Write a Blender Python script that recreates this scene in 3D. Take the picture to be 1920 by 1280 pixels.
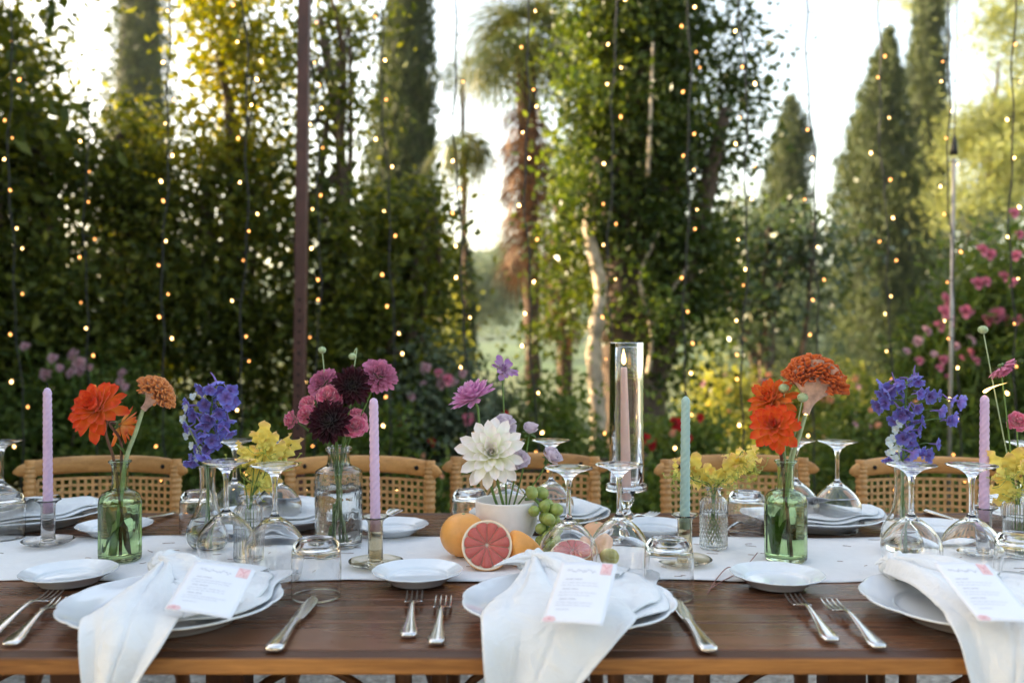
import bpy, bmesh, math, random
import numpy as np
from mathutils import Vector, Matrix, Quaternion

for o in list(bpy.data.objects):
    bpy.data.objects.remove(o)
SC = bpy.context.scene
COL = SC.collection
PI = math.pi
R = math.radians

# ------------------------------------------------------------------ camera, sky, sun, exposure
TZ = 0.75                    # table top height
EYE = 1.144                  # camera height
FPX = 1680.0                 # focal length in pixels of a 1920 px wide frame
cam = bpy.data.cameras.new('camera')
cam.sensor_width = 36.0
cam.lens = 36.0 * FPX / 1920.0
cam.clip_end = 2000
cam.clip_start = 0.02
cam.dof.use_dof = True
cam.dof.focus_distance = 1.58
cam.dof.aperture_fstop = 2.8
cam.dof.aperture_blades = 0
camo = bpy.data.objects.new('camera', cam)
COL.objects.link(camo)
camo.location = (0, 0, EYE)
camo.rotation_euler = (R(90), 0, R(0))
SC.camera = camo

SUN_DIR = Vector((-0.91, 0.28, 0.30)).normalized()      # towards the sun: low, left, behind the garden
SUN_EL = math.asin(SUN_DIR.z)
SUN_ROT = math.atan2(SUN_DIR.x, SUN_DIR.y)
world = bpy.data.worlds.new('World')
SC.world = world
world.use_nodes = True
nt = world.node_tree
nt.nodes.clear()
sky = nt.nodes.new('ShaderNodeTexSky')
sky.sky_type = 'NISHITA'
sky.sun_disc = False
sky.sun_elevation = SUN_EL
sky.sun_rotation = SUN_ROT
sky.altitude = 100
sky.air_density = 1.0
sky.dust_density = 3.0
sky.ozone_density = 0.3
bg = nt.nodes.new('ShaderNodeBackground')
bg.inputs['Strength'].default_value = 0.15
wo = nt.nodes.new('ShaderNodeOutputWorld')
nt.links.new(sky.outputs[0], bg.inputs[0])
nt.links.new(bg.outputs[0], wo.inputs[0])
sun = bpy.data.lights.new('sun', 'SUN')
sun.energy = 4.6
sun.angle = R(0.53)
sun.color = (1.0, 0.89, 0.70)
suno = bpy.data.objects.new('sun', sun)
COL.objects.link(suno)
suno.rotation_euler = SUN_DIR.to_track_quat('Z', 'Y').to_euler()
suno.location = SUN_DIR * 30
vs = SC.view_settings
vs.view_transform = 'Standard'
vs.look = 'None'
vs.exposure = 2.4
vs.use_white_balance = True          # the photographer balanced for open shade
vs.white_balance_temperature = 7750
vs.white_balance_tint = 10
vs.gamma = 1.0
vs.use_curve_mapping = False
SC.render.engine = 'CYCLES'
cy = SC.cycles
cy.use_denoising = True
cy.max_bounces = 14
cy.transmission_bounces = 14
cy.glossy_bounces = 6
cy.diffuse_bounces = 4
cy.transparent_max_bounces = 16
cy.volume_bounces = 0
cy.sample_clamp_indirect = 6.0
cy.caustics_reflective = True
cy.caustics_refractive = True
cy.use_adaptive_sampling = True
cy.adaptive_threshold = 0.015

# ------------------------------------------------------------------ helpers
def put(px, d, z=0.0):
    """a place on (or z above) the table plane: bearing px in the 1920 frame, d metres away"""
    return Vector(((px - 960) * d / FPX, d, TZ + z))

def pix(px, py, d):
    return Vector(((px - 960) * d / FPX, d, EYE - (py - 640) * d / FPX))

def props(o, label=None, cat=None, group=None, kind=None):
    if label: o['label'] = label
    if cat: o['category'] = cat
    if group: o['group'] = group
    if kind: o['kind'] = kind
    return o

def thing(name, label, cat, loc=(0, 0, 0), rotz=0.0, group=None, rot=None):
    o = bpy.data.objects.new(name, None)
    COL.objects.link(o)
    o.location = loc
    o.rotation_euler = rot if rot else (0, 0, rotz)
    o.empty_display_size = 0.05
    return props(o, label, cat, group)

def mesh(name, V, F, smooth=True):
    m = bpy.data.meshes.new(name)
    if isinstance(V, np.ndarray) and isinstance(F, np.ndarray):
        V = np.asarray(V, dtype=np.float32); F = np.asarray(F, dtype=np.int32)
        k = F.shape[1]
        m.vertices.add(len(V)); m.vertices.foreach_set('co', V.ravel())
        m.loops.add(F.size); m.loops.foreach_set('vertex_index', F.ravel())
        m.polygons.add(len(F)); m.polygons.foreach_set('loop_start', np.arange(0, F.size, k, dtype=np.int32))
        m.update(calc_edges=True)
    else:
        m.from_pydata([tuple(v) for v in V], [], [tuple(f) for f in F])
        m.update()
    m.polygons.foreach_set('use_smooth', np.full(len(m.polygons), smooth))
    return m

def ob(name, me, mat=None, parent=None, loc=None, matrix=None, rot=None):
    o = bpy.data.objects.new(name, me)
    COL.objects.link(o)
    if mat is not None and len(me.materials) == 0:
        for mm in (mat if isinstance(mat, (list, tuple)) else [mat]):
            me.materials.append(mm)
    if parent is not None: o.parent = parent
    if matrix is not None: o.matrix_local = matrix
    if loc is not None: o.location = loc
    if rot is not None: o.rotation_euler = rot
    return o

class MB:
    """collects shapes into one mesh"""
    def __init__(s): s.V = []; s.F = []
    def add(s, VF, M=None):
        V, F = VF
        b = len(s.V)
        s.V += [tuple(M @ Vector(v)) if M is not None else tuple(v) for v in V]
        s.F += [tuple(i + b for i in f) for f in F]
        return s
    def build(s, name, mat, parent=None, smooth=True, **k):
        return ob(name, mesh(name, s.V, s.F, smooth), mat, parent, **k)

def lathe(prof, n=48, rf=None):
    """prof: list of (r, z); r = 0 closes on the axis; rf(theta, r, z) -> r"""
    V, F, rings = [], [], []
    for r, z in prof:
        if r < 1e-7:
            rings.append([len(V)]); V.append((0, 0, z))
        else:
            row = []
            for i in range(n):
                t = 2 * PI * i / n
                rr = rf(t, r, z) if rf else r
                row.append(len(V)); V.append((rr * math.cos(t), rr * math.sin(t), z))
            rings.append(row)
    for a, b in zip(rings[:-1], rings[1:]):
        if len(a) == 1 and len(b) == 1: continue
        for i in range(n):
            j = (i + 1) % n
            if len(a) == 1: F.append((a[0], b[j], b[i]))
            elif len(b) == 1: F.append((a[i], a[j], b[0]))
            else: F.append((a[i], a[j], b[j], b[i]))
    return V, F

def smoothprof(pts, k=5):
    """Catmull-Rom through (r,z) control points"""
    out = []
    P = [pts[0]] + list(pts) + [pts[-1]]
    for i in range(1, len(P) - 2):
        p0, p1, p2, p3 = (np.array(P[i + q], float) for q in (-1, 0, 1, 2))
        for j in range(k):
            t = j / k
            q = 0.5 * ((2 * p1) + (-p0 + p2) * t + (2 * p0 - 5 * p1 + 4 * p2 - p3) * t * t + (-p0 + 3 * p1 - 3 * p2 + p3) * t ** 3)
            out.append(tuple(q))
    out.append(tuple(pts[-1]))
    return [(max(a[0], 0.0), *a[1:]) for a in out] if len(pts[0]) == 2 else out

def curve(pts, k=6):
    return [Vector(p) for p in smoothprof([tuple(p) for p in pts], k)]

def tube(pts, rad, n=8, flat=1.0, caps=True):
    pts = [Vector(p) for p in pts]
    m = len(pts)
    rr = rad if isinstance(rad, (list, tuple)) else [rad] * m
    V, F = [], []
    up = None
    for i, p in enumerate(pts):
        d = (pts[min(i + 1, m - 1)] - pts[max(i - 1, 0)])
        if d.length < 1e-9: d = Vector((0, 0, 1))
        d.normalize()
        if up is None:
            up = Vector((0, 0, 1)) if abs(d.z) < 0.9 else Vector((0, 1, 0))
        s = d.cross(up)
        if s.length < 1e-6: s = d.orthogonal()
        s.normalize(); up = s.cross(d).normalized()
        for q in range(n):
            a = 2 * PI * q / n
            V.append(p + s * (math.cos(a) * rr[i]) + up * (math.sin(a) * rr[i] * flat))
    for i in range(m - 1):
        for q in range(n):
            F.append((i * n + q, i * n + (q + 1) % n, (i + 1) * n + (q + 1) % n, (i + 1) * n + q))
    if caps:
        F.append(tuple(range(n - 1, -1, -1))); F.append(tuple((m - 1) * n + q for q in range(n)))
    return V, F

def box(x0, x1, y0, y1, z0, z1):
    V = [(x0, y0, z0), (x1, y0, z0), (x1, y1, z0), (x0, y1, z0), (x0, y0, z1), (x1, y0, z1), (x1, y1, z1), (x0, y1, z1)]
    return V, [(3, 2, 1, 0), (4, 5, 6, 7), (0, 1, 5, 4), (1, 2, 6, 5), (2, 3, 7, 6), (3, 0, 4, 7)]

def bevel(o, w=0.003, seg=2):
    m = o.modifiers.new('bevel', 'BEVEL'); m.width = w; m.segments = seg; m.limit_method = 'ANGLE'
    return o

def solid(o, t, off=0.0):
    m = o.modifiers.new('thickness', 'SOLIDIFY'); m.thickness = t; m.offset = off
    return o

def sphere(r, n=12, m=8, sx=1, sy=1, sz=1, c=(0, 0, 0)):
    prof = [(r * math.sin(PI * i / m), -r * math.cos(PI * i / m)) for i in range(m + 1)]
    prof[0] = (0, -r); prof[-1] = (0, r)
    V, F = lathe(prof, n)
    return [(v[0] * sx + c[0], v[1] * sy + c[1], v[2] * sz + c[2]) for v in V], F

def grid(fn, nu, nv):
    V = [fn(i / nu, j / nv) for j in range(nv + 1) for i in range(nu + 1)]
    F = [(j * (nu + 1) + i, j * (nu + 1) + i + 1, (j + 1) * (nu + 1) + i + 1, (j + 1) * (nu + 1) + i) for j in range(nv) for i in range(nu)]
    return V, F

def frame(origin, zaxis, xhint=None, scale=1.0, roll=0.0):
    z = Vector(zaxis).normalized()
    h = Vector(xhint) if xhint is not None else (Vector((0, 0, 1)) if abs(z.z) < 0.95 else Vector((1, 0, 0)))
    x = (h - z * h.dot(z)).normalized(); y = z.cross(x)
    M = Matrix((x, y, z)).transposed().to_4x4()
    return Matrix.Translation(Vector(origin)) @ M @ Matrix.Rotation(roll, 4, 'Z') @ Matrix.Diagonal((scale, scale, scale, 1))

def copy_tree(o, loc, rotz=None, label=None, group=None):
    c = o.copy(); COL.objects.link(c); c.location = loc
    if rotz is not None: c.rotation_euler = (0, 0, rotz)
    if label: c['label'] = label
    if group: c['group'] = group
    for ch in o.children:
        d = ch.copy(); COL.objects.link(d); d.parent = c
        for g in ch.children:
            e = g.copy(); COL.objects.link(e); e.parent = d
    return c

# ------------------------------------------------------------------ materials
def nodes(name):
    m = bpy.data.materials.new(name); m.use_nodes = True
    t = m.node_tree; t.nodes.clear()
    out = t.nodes.new('ShaderNodeOutputMaterial')
    return m, t, out

def pbsdf(t, col=(.5, .5, .5), rough=.5, metal=0, spec=.5, trans=0, ior=1.45, sheen=0, coat=0, sss=0):
    b = t.nodes.new('ShaderNodeBsdfPrincipled')
    b.inputs['Base Color'].default_value = (*col, 1)
    b.inputs['Roughness'].default_value = rough
    b.inputs['Metallic'].default_value = metal
    b.inputs['Specular IOR Level'].default_value = spec
    b.inputs['Transmission Weight'].default_value = trans
    b.inputs['IOR'].default_value = ior
    b.inputs['Sheen Weight'].default_value = sheen
    b.inputs['Coat Weight'].default_value = coat
    b.inputs['Subsurface Weight'].default_value = sss
    b.inputs['Subsurface Radius'].default_value = (.01, .006, .004)
    return b

def ramp(t, fac, stops):
    r = t.nodes.new('ShaderNodeValToRGB')
    e = r.color_ramp.elements
    while len(e) < len(stops): e.new(0.5)
    for k, (p, c) in enumerate(stops):
        e[k].position = p; e[k].color = (*c, 1)
    t.links.new(fac, r.inputs[0])
    return r.outputs[0]

def noise(t, scale, detail=3, rough=.55, coord='Object', stretch=None, dist=0.0):
    tc = t.nodes.new('ShaderNodeTexCoord')
    n = t.nodes.new('ShaderNodeTexNoise')
    n.inputs['Scale'].default_value = scale; n.inputs['Detail'].default_value = detail; n.inputs['Roughness'].default_value = rough
    n.inputs['Distortion'].default_value = dist
    src = tc.outputs[coord]
    if stretch:
        mp = t.nodes.new('ShaderNodeMapping'); mp.inputs['Scale'].default_value = stretch
        t.links.new(src, mp.inputs[0]); src = mp.outputs[0]
    t.links.new(src, n.inputs['Vector'])
    return n.outputs[0]

def bump(t, h, b, strength=.3, dist=.01):
    n = t.nodes.new('ShaderNodeBump'); n.inputs['Strength'].default_value = strength; n.inputs['Distance'].default_value = dist
    t.links.new(h, n.inputs['Height']); t.links.new(n.outputs[0], b.inputs['Normal'])

def simple(name, col, rough=.5, var=0.12, nscale=30, bmp=0.0, bscale=80, **k):
    """a plain material with a little mottling"""
    m, t, out = nodes(name)
    b = pbsdf(t, col, rough, **k)
    if var:
        n = noise(t, nscale)
        lo = tuple(c * (1 - var) for c in col); hi = tuple(min(1, c * (1 + var)) for c in col)
        t.links.new(ramp(t, n, [(.3, lo), (.7, hi)]), b.inputs['Base Color'])
    if bmp:
        bump(t, noise(t, bscale, 4), b, bmp, .002)
    t.links.new(b.outputs[0], out.inputs[0])
    return m

def leafmat(name, stops, trans=.4, tcol=None, rough=.45, spec=.22):
    """leaves: every leaf its own shade between the stops, light shining through"""
    m, t, out = nodes(name)
    g = t.nodes.new('ShaderNodeNewGeometry')
    n = noise(t, 1.3, 2)
    mx = t.nodes.new('ShaderNodeMath'); mx.operation = 'MULTIPLY_ADD'
    t.links.new(g.outputs['Random Per Island'], mx.inputs[0]); mx.inputs[1].default_value = .65
    ad = t.nodes.new('ShaderNodeMath'); ad.operation = 'MULTIPLY'; t.links.new(n, ad.inputs[0]); ad.inputs[1].default_value = .4
    t.links.new(ad.outputs[0], mx.inputs[2])
    c = ramp(t, mx.outputs[0], stops)
    b = pbsdf(t, (.1, .1, .1), rough, spec=spec)
    t.links.new(c, b.inputs['Base Color'])
    tr = t.nodes.new('ShaderNodeBsdfTranslucent')
    hs = t.nodes.new('ShaderNodeMix'); hs.data_type = 'RGBA'; hs.blend_type = 'MULTIPLY'; hs.inputs[0].default_value = 1
    t.links.new(c, hs.inputs[6]); hs.inputs[7].default_value = (*(tcol or (2.2, 2.0, .7)), 1)
    t.links.new(hs.outputs[2], tr.inputs[0])
    ms = t.nodes.new('ShaderNodeMixShader'); ms.inputs[0].default_value = trans
    t.links.new(b.outputs[0], ms.inputs[1]); t.links.new(tr.outputs[0], ms.inputs[2])
    t.links.new(ms.outputs[0], out.inputs[0])
    return m

def petalmat(name, inner, outer, trans=.3, rough=.55, island=True, var=.25, edge=None):
    """petals: colour runs from the base (inner) to the tip (outer) along the petal's own length"""
    m, t, out = nodes(name)
    at_ = t.nodes.new('ShaderNodeAttribute'); at_.attribute_name = 'along'
    st = [(0, inner), (1, outer)] if edge is None else [(.1, inner), (.72, outer), (1, edge)]
    c = ramp(t, at_.outputs['Fac'], st)
    g = t.nodes.new('ShaderNodeNewGeometry'); oi = t.nodes.new('ShaderNodeObjectInfo')
    hv = t.nodes.new('ShaderNodeHueSaturation')
    v = t.nodes.new('ShaderNodeMath'); v.operation = 'MULTIPLY_ADD'; v.inputs[1].default_value = var; v.inputs[2].default_value = 1 - var / 2
    t.links.new(g.outputs['Random Per Island'] if island else oi.outputs['Random'], v.inputs[0])
    t.links.new(v.outputs[0], hv.inputs['Value']); t.links.new(c, hv.inputs['Color'])
    b = pbsdf(t, (1, 1, 1), rough, spec=.3, sheen=.2)
    t.links.new(hv.outputs[0], b.inputs['Base Color'])
    nz = noise(t, 500, 2, stretch=(1, .12, 1))
    bump(t, nz, b, .25, .001)
    tr = t.nodes.new('ShaderNodeBsdfTranslucent'); t.links.new(hv.outputs[0], tr.inputs[0])
    ms = t.nodes.new('ShaderNodeMixShader'); ms.inputs[0].default_value = trans
    t.links.new(b.outputs[0], ms.inputs[1]); t.links.new(tr.outputs[0], ms.inputs[2])
    t.links.new(ms.outputs[0], out.inputs[0])
    return m

def glassmat(name, col=(1, 1, 1), ior=1.46, rough=0.0, bmp=None):
    m, t, out = nodes(name)
    b = pbsdf(t, col, rough, trans=1.0, ior=ior, spec=.5)
    if bmp: bmp(t, b)
    t.links.new(b.outputs[0], out.inputs[0])
    return m

def emit(name, col, s):
    m, t, out = nodes(name)
    e = t.nodes.new('ShaderNodeEmission'); e.inputs[0].default_value = (*col, 1); e.inputs[1].default_value = s
    t.links.new(e.outputs[0], out.inputs[0])
    m.cycles.emission_sampling = 'NONE'
    return m

def woodmat(name, dark, light, rough=.35, scale=3.0, stretch=(1, 12, 12), spec=.5, worn=.0):
    m, t, out = nodes(name)
    oi = t.nodes.new('ShaderNodeObjectInfo')
    tc = t.nodes.new('ShaderNodeTexCoord'); mp = t.nodes.new('ShaderNodeMapping')
    mp.inputs['Scale'].default_value = stretch
    cm = t.nodes.new('ShaderNodeCombineXYZ')
    ml = t.nodes.new('ShaderNodeMath'); ml.operation = 'MULTIPLY'; ml.inputs[1].default_value = 37.0
    t.links.new(oi.outputs['Random'], ml.inputs[0]); t.links.new(ml.outputs[0], cm.inputs[0]); t.links.new(ml.outputs[0], cm.inputs[1])
    t.links.new(cm.outputs[0], mp.inputs['Location']); t.links.new(tc.outputs['Object'], mp.inputs[0])
    n = t.nodes.new('ShaderNodeTexNoise'); n.inputs['Scale'].default_value = scale; n.inputs['Detail'].default_value = 6; n.inputs['Distortion'].default_value = .6
    t.links.new(mp.outputs[0], n.inputs['Vector'])
    n2 = t.nodes.new('ShaderNodeTexNoise'); n2.inputs['Scale'].default_value = scale * 9; n2.inputs['Detail'].default_value = 4
    t.links.new(mp.outputs[0], n2.inputs['Vector'])
    mixf = t.nodes.new('ShaderNodeMath'); mixf.operation = 'MULTIPLY_ADD'; mixf.inputs[1].default_value = .35
    t.links.new(n2.outputs[0], mixf.inputs[0])
    half = t.nodes.new('ShaderNodeMath'); half.operation = 'MULTIPLY'; half.inputs[1].default_value = .68; t.links.new(n.outputs[0], half.inputs[0])
    t.links.new(half.outputs[0], mixf.inputs[2])
    mid = tuple((a + b) / 2 for a, b in zip(dark, light))
    c = ramp(t, mixf.outputs[0], [(.33, dark), (.5, mid), (.68, light)])
    hv = t.nodes.new('ShaderNodeHueSaturation')
    v = t.nodes.new('ShaderNodeMath'); v.operation = 'MULTIPLY_ADD'; v.inputs[1].default_value = .3; v.inputs[2].default_value = .85
    t.links.new(oi.outputs['Random'], v.inputs[0]); t.links.new(v.outputs[0], hv.inputs['Value']); t.links.new(c, hv.inputs['Color'])
    b = pbsdf(t, dark, rough, spec=spec)
    t.links.new(hv.outputs[0], b.inputs['Base Color'])
    rr = t.nodes.new('ShaderNodeMath'); rr.operation = 'MULTIPLY_ADD'; rr.inputs[1].default_value = .25; rr.inputs[2].default_value = rough - .1
    t.links.new(n.outputs[0], rr.inputs[0]); t.links.new(rr.outputs[0], b.inputs['Roughness'])
    bump(t, mixf.outputs[0], b, .18, .002)
    t.links.new(b.outputs[0], out.inputs[0])
    return m

M = {}
M['table'] = woodmat('table wood', (.045, .016, .008), (.190, .074, .034), .25, 3.0, (1, 14, 14), .55)
M['table_edge'] = woodmat('table edge wood', (.16, .056, .014), (.44, .185, .052), .42, 3.0, (1, 14, 14), .4)
M['table_leg'] = woodmat('table leg wood', (.035, .012, .006), (.09, .03, .013), .5, 3.0, (12, 12, 1), .3)
M['teak'] = woodmat('teak', (.34, .150, .046), (.56, .28, .100), .42, 4.0, (2, 10, 10), .4)
M['cane'] = simple('cane strip', (.50, .275, .115), .5, .25, 60)
M['bind'] = simple('rattan binding', (.45, .23, .085), .45, .2, 80)
M['brown_leg'] = woodmat('dark chair leg', (.07, .024, .01), (.17, .065, .026), .45, 3.0, (12, 12, 1), .4)
M['porcelain'] = simple('white porcelain', (.72, .75, .78), .10, .02, 8, spec=.5, coat=.3)
def linen(name, col, wrinkle):
    m, t, out = nodes(name)
    b = pbsdf(t, col, .88, sheen=.25)
    t.links.new(ramp(t, noise(t, 40, 4), [(.3, tuple(c * .95 for c in col)), (.7, col)]), b.inputs['Base Color'])
    w1 = noise(t, 16, 4, .6, dist=.8); w2 = noise(t, 700, 2)
    ad = t.nodes.new('ShaderNodeMath'); ad.operation = 'MULTIPLY_ADD'; ad.inputs[1].default_value = .06
    t.links.new(w2, ad.inputs[0]); t.links.new(w1, ad.inputs[2])
    bump(t, ad.outputs[0], b, wrinkle, .012)
    t.links.new(b.outputs[0], out.inputs[0]); return m
M['linen_white'] = linen('white napkin linen', (.72, .73, .745), .75)
M['runner'] = linen('runner linen', (.79, .78, .78), .30)
M['paper'] = simple('card paper', (.72, .73, .78), .7, .01, 40, .05, 700)
M['ink'] = simple('grey ink', (.42, .42, .46), .8, 0)
M['pink_print'] = simple('pink print', (.76, .50, .50), .8, .12, 60)
M['pink_dark'] = simple('rose print', (.62, .18, .22), .8, .1, 60)
M['steel'] = simple('polished cutlery steel', (.72, .70, .68), .16, .04, 40, metal=1.0)
M['glass'] = glassmat('clear glass', (1, 1, 1), 1.47)
M['glass_smoke'] = glassmat('amber smoke glass', (.80, .73, .58), 1.46)
M['glass_grey'] = glassmat('grey smoke glass', (.80, .78, .76), 1.46)
M['glass_green'] = glassmat('green bottle glass', (.74, .87, .62), 1.46)
M['water'] = glassmat('water', (.97, .99, .96), 1.33)
M['water_green'] = glassmat('water', (.93, .97, .88), 1.33)
M['glass_relief'] = glassmat('pressed glass', (.97, .985, .97), 1.46, 0.0, lambda t, b: bump(t, noise(t, 95, 1, .4, dist=1.5), b, .55, .004))
M['lilac_wax'] = simple('lilac wax', (.60, .41, .58), .45, .04, 20, sss=.05)
M['sage_wax'] = simple('sage wax', (.30, .44, .41), .45, .04, 20, sss=.05)
M['pink_wax'] = simple('pink wax', (.92, .60, .54), .42, .04, 20, sss=.15)
M['wick'] = simple('burnt wick', (.015, .013, .012), .9, 0)
M['flame'] = emit('flame', (1.0, .55, .18), 1.6)
M['flame_core'] = emit('flame core', (1.0, .62, .24), 1.3)
M['ceramic'] = simple('blush ceramic', (.80, .74, .70), .45, .04, 60, .06, 120)
M['rind'] = simple('grapefruit rind', (.84, .36, .09), .38, .14, 22, .35, 320, sss=.1)
M['rind_in'] = simple('orange flesh rind', (.85, .25, .02), .45, .1, 30)
M['pith'] = simple('citrus pith', (.86, .66, .48), .7, .06, 90, .1, 200)
M['stem'] = simple('green stem', (.11, .20, .045), .5, .25, 60)
M['stem_red'] = simple('reddish stem', (.13, .055, .03), .5, .25, 60)
M['stem_pale'] = simple('pale stem', (.32, .40, .22), .6, .15, 90)
M['leaf_cut'] = leafmat('cut flower leaf', [(0, (.04, .09, .02)), (1, (.10, .19, .045))], .3, (1.6, 1.7, .6))
M['flesh'] = None
def flesh():
    m, t, out = nodes('grapefruit flesh')
    n = noise(t, 260, 3, stretch=(1, 1, 1)); v = t.nodes.new('ShaderNodeTexVoronoi'); v.inputs['Scale'].default_value = 420
    c = ramp(t, v.outputs['Distance'], [(0, (.68, .13, .085)), (.55, (.54, .070, .055)), (1, (.72, .25, .17))])
    b = pbsdf(t, (.6, .1, .1), .22, spec=.6, sss=.15); t.links.new(c, b.inputs['Base Color'])
    bump(t, v.outputs['Distance'], b, .35, .0015)
    t.links.new(b.outputs[0], out.inputs[0]); return m
M['flesh'] = flesh()
def grapemat():
    m, t, out = nodes('green grape')
    b = pbsdf(t, (.42, .50, .14), .25, spec=.5, sss=.6)
    b.inputs['Subsurface Radius'].default_value = (.012, .012, .004)
    t.links.new(ramp(t, noise(t, 60), [(.3, (.24, .31, .07)), (.7, (.40, .45, .14))]), b.inputs['Base Color'])
    t.links.new(b.outputs[0], out.inputs[0]); return m
M['grape'] = grapemat()
M['post_steel'] = simple('oxide red steel', (.070, .024, .018), .5, .22, 14, .2, 160)
M['hole'] = simple('hole shadow paint', (.006, .005, .005), .9, 0)
M['pole'] = simple('grey galvanised pole', (.26, .24, .23), .45, .15, 20, metal=.6)
M['wire'] = simple('black cable', (.012, .012, .011), .6, 0)
M['bulb'] = emit('warm bulb', (1.0, .60, .26), 3.4)
M['bulb_dim'] = emit('amber bulb', (1.0, .42, .14), 1.5)
# ------------------------------------------------------------------ setting: ground and hills
def groundmat():
    m, t, out = nodes('gravel and grass')
    tc = t.nodes.new('ShaderNodeTexCoord'); sp = t.nodes.new('ShaderNodeSeparateXYZ'); t.links.new(tc.outputs['Object'], sp.inputs[0])
    n = noise(t, 1.1, 3)
    ad = t.nodes.new('ShaderNodeMath'); ad.operation = 'MULTIPLY_ADD'; ad.inputs[1].default_value = 1.6
    t.links.new(n, ad.inputs[0]); t.links.new(sp.outputs[1], ad.inputs[2])
    mr = t.nodes.new('ShaderNodeMapRange'); mr.inputs[1].default_value = 4.1; mr.inputs[2].default_value = 4.7
    t.links.new(ad.outputs[0], mr.inputs[0])
    v = t.nodes.new('ShaderNodeTexVoronoi'); v.inputs['Scale'].default_value = 55; t.links.new(tc.outputs['Object'], v.inputs['Vector'])
    gr = ramp(t, v.outputs['Color'], [(0, (.16, .14, .115)), (.5, (.30, .27, .235)), (1, (.46, .42, .37))])
    gs = ramp(t, noise(t, 9, 5), [(.3, (.035, .05, .018)), (.7, (.09, .12, .04))])
    mx = t.nodes.new('ShaderNodeMix'); mx.data_type = 'RGBA'
    t.links.new(mr.outputs[0], mx.inputs[0]); t.links.new(gr, mx.inputs[6]); t.links.new(gs, mx.inputs[7])
    b = pbsdf(t, (.2, .2, .2), .9); t.links.new(mx.outputs[2], b.inputs['Base Color'])
    bump(t, v.outputs['Distance'], b, .8, .015)
    t.links.new(b.outputs[0], out.inputs[0]); return m
props(ob('ground', mesh('ground', [(-400, -80, 0), (400, -80, 0), (400, 420, 0), (-400, 420, 0)], [(0, 1, 2, 3)], False), groundmat()), kind='structure')

def hill(name, y0, y1, x0, x1, h, seed, mat):
    rng = np.random.default_rng(seed)
    ph = rng.uniform(0, 6.28, 8); fr = rng.uniform(.01, .07, 8)
    nx, ny = 90, 26
    def f(u, v):
        x = x0 + (x1 - x0) * u; y = y0 + (y1 - y0) * v
        e = math.sin(PI * min(1, max(0, v)) * .5) ** 1.2
        w = sum(math.sin(x * fr[k] + ph[k] + y * fr[-k] * .4) for k in range(5)) / 5
        bumps = .05 * h * (math.sin(x * .55 + ph[5]) * math.sin(y * .4 + ph[6]) + math.sin(x * .9 + y * .7))
        side = math.sin(PI * u) ** .5 if 0 < u < 1 else 0
        return (x, y, -1 + (h * (.8 + .3 * w) + bumps) * e * side)
    V, F = grid(f, nx, ny)
    return props(ob(name, mesh(name, V, F), mat), kind='structure')
hm = simple('wooded hillside', (.045, .085, .048), .9, .45, .22, .9, 1.2)
fm = simple('meadow slope', (.045, .090, .032), .9, .25, .3, .5, 3)
hill('meadow', 16, 60, -60, 50, 2.2, 3, fm)
hill('hill', 60, 240, -170, 190, 26, 5, hm)

# ------------------------------------------------------------------ table
X0, X1, Y0, Y1 = -1.95, 1.95, 1.117, 2.067
TH = 0.024
tab = thing('dining_table', 'long dark brown plank table set for a dinner', 'table', (0, 0, 0))
npl = 8
pw = (Y1 - Y0 - 2 * 0.03) / npl
for i in range(npl):
    ya = Y0 + 0.03 + pw * i
    g = .0012
    o = ob('plank', mesh('plank', *box(X0, X1, -pw / 2 + g, pw / 2 - g, -TH, 0), False), M['table'], tab, loc=(0, ya + pw / 2, TZ + random.Random(i).uniform(-.0004, 0)))
    bevel(o, .0018, 2)
for (ya, nm) in ((Y0, 'edge_board'), (Y1 - .03, 'edge_board')):
    pass
eb = ob('edge_board', mesh('edge_board', *box(X0, X1, -.0145, .0148, -TH + .002, 0), False), M['table_edge'], tab, loc=(0, Y0 + .015, TZ - .0003)); bevel(eb, .004, 3)
eb2 = ob('edge_board', eb.data, None, tab, loc=(0, Y1 - .015, TZ - .0003)); bevel(eb2, .004, 3)
# planks' top face shows the dark stain up to the front edge: the edge board carries a stained top
em = M['table_edge'].node_tree
_g = em.nodes.new('ShaderNodeNewGeometry'); _s = em.nodes.new('ShaderNodeSeparateXYZ'); em.links.new(_g.outputs['Normal'], _s.inputs[0])
_mr = em.nodes.new('ShaderNodeMapRange'); _mr.inputs[1].default_value = .5; _mr.inputs[2].default_value = .9; em.links.new(_s.outputs[2], _mr.inputs[0])
_mx = em.nodes.new('ShaderNodeMix'); _mx.data_type = 'RGBA'; em.links.new(_mr.outputs[0], _mx.inputs[0])
_pb = [n for n in em.nodes if n.type == 'BSDF_PRINCIPLED'][0]
_src = _pb.inputs['Base Color'].links[0].from_socket
em.links.new(_src, _mx.inputs[6]); _mx.inputs[7].default_value = (.07, .025, .011, 1); em.links.new(_mx.outputs[2], _pb.inputs['Base Color'])
for ya in (Y0 + .10, Y1 - .10):
    bevel(ob('apron', mesh('apron', *box(X0 + .12, X1 - .12, -.012, .012, -.048, -TH - .001), False), M['table_leg'], tab, loc=(0, ya, TZ)), .003)
for x in (-1.75, -.60, .70, 1.75):
    for ya in (Y0 + .16, Y1 - .16):
        bevel(ob('leg', mesh('leg', *box(-.04, .04, -.04, .04, 0, TZ - TH - .001), False), M['table_leg'], tab, loc=(x, ya, 0)), .005)
    bevel(ob('crossbar', mesh('crossbar', *box(-.03, .03, Y0 + .2, Y1 - .2, .10, .17), False), M['table_leg'], tab, loc=(x, 0, 0)), .004)

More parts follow.
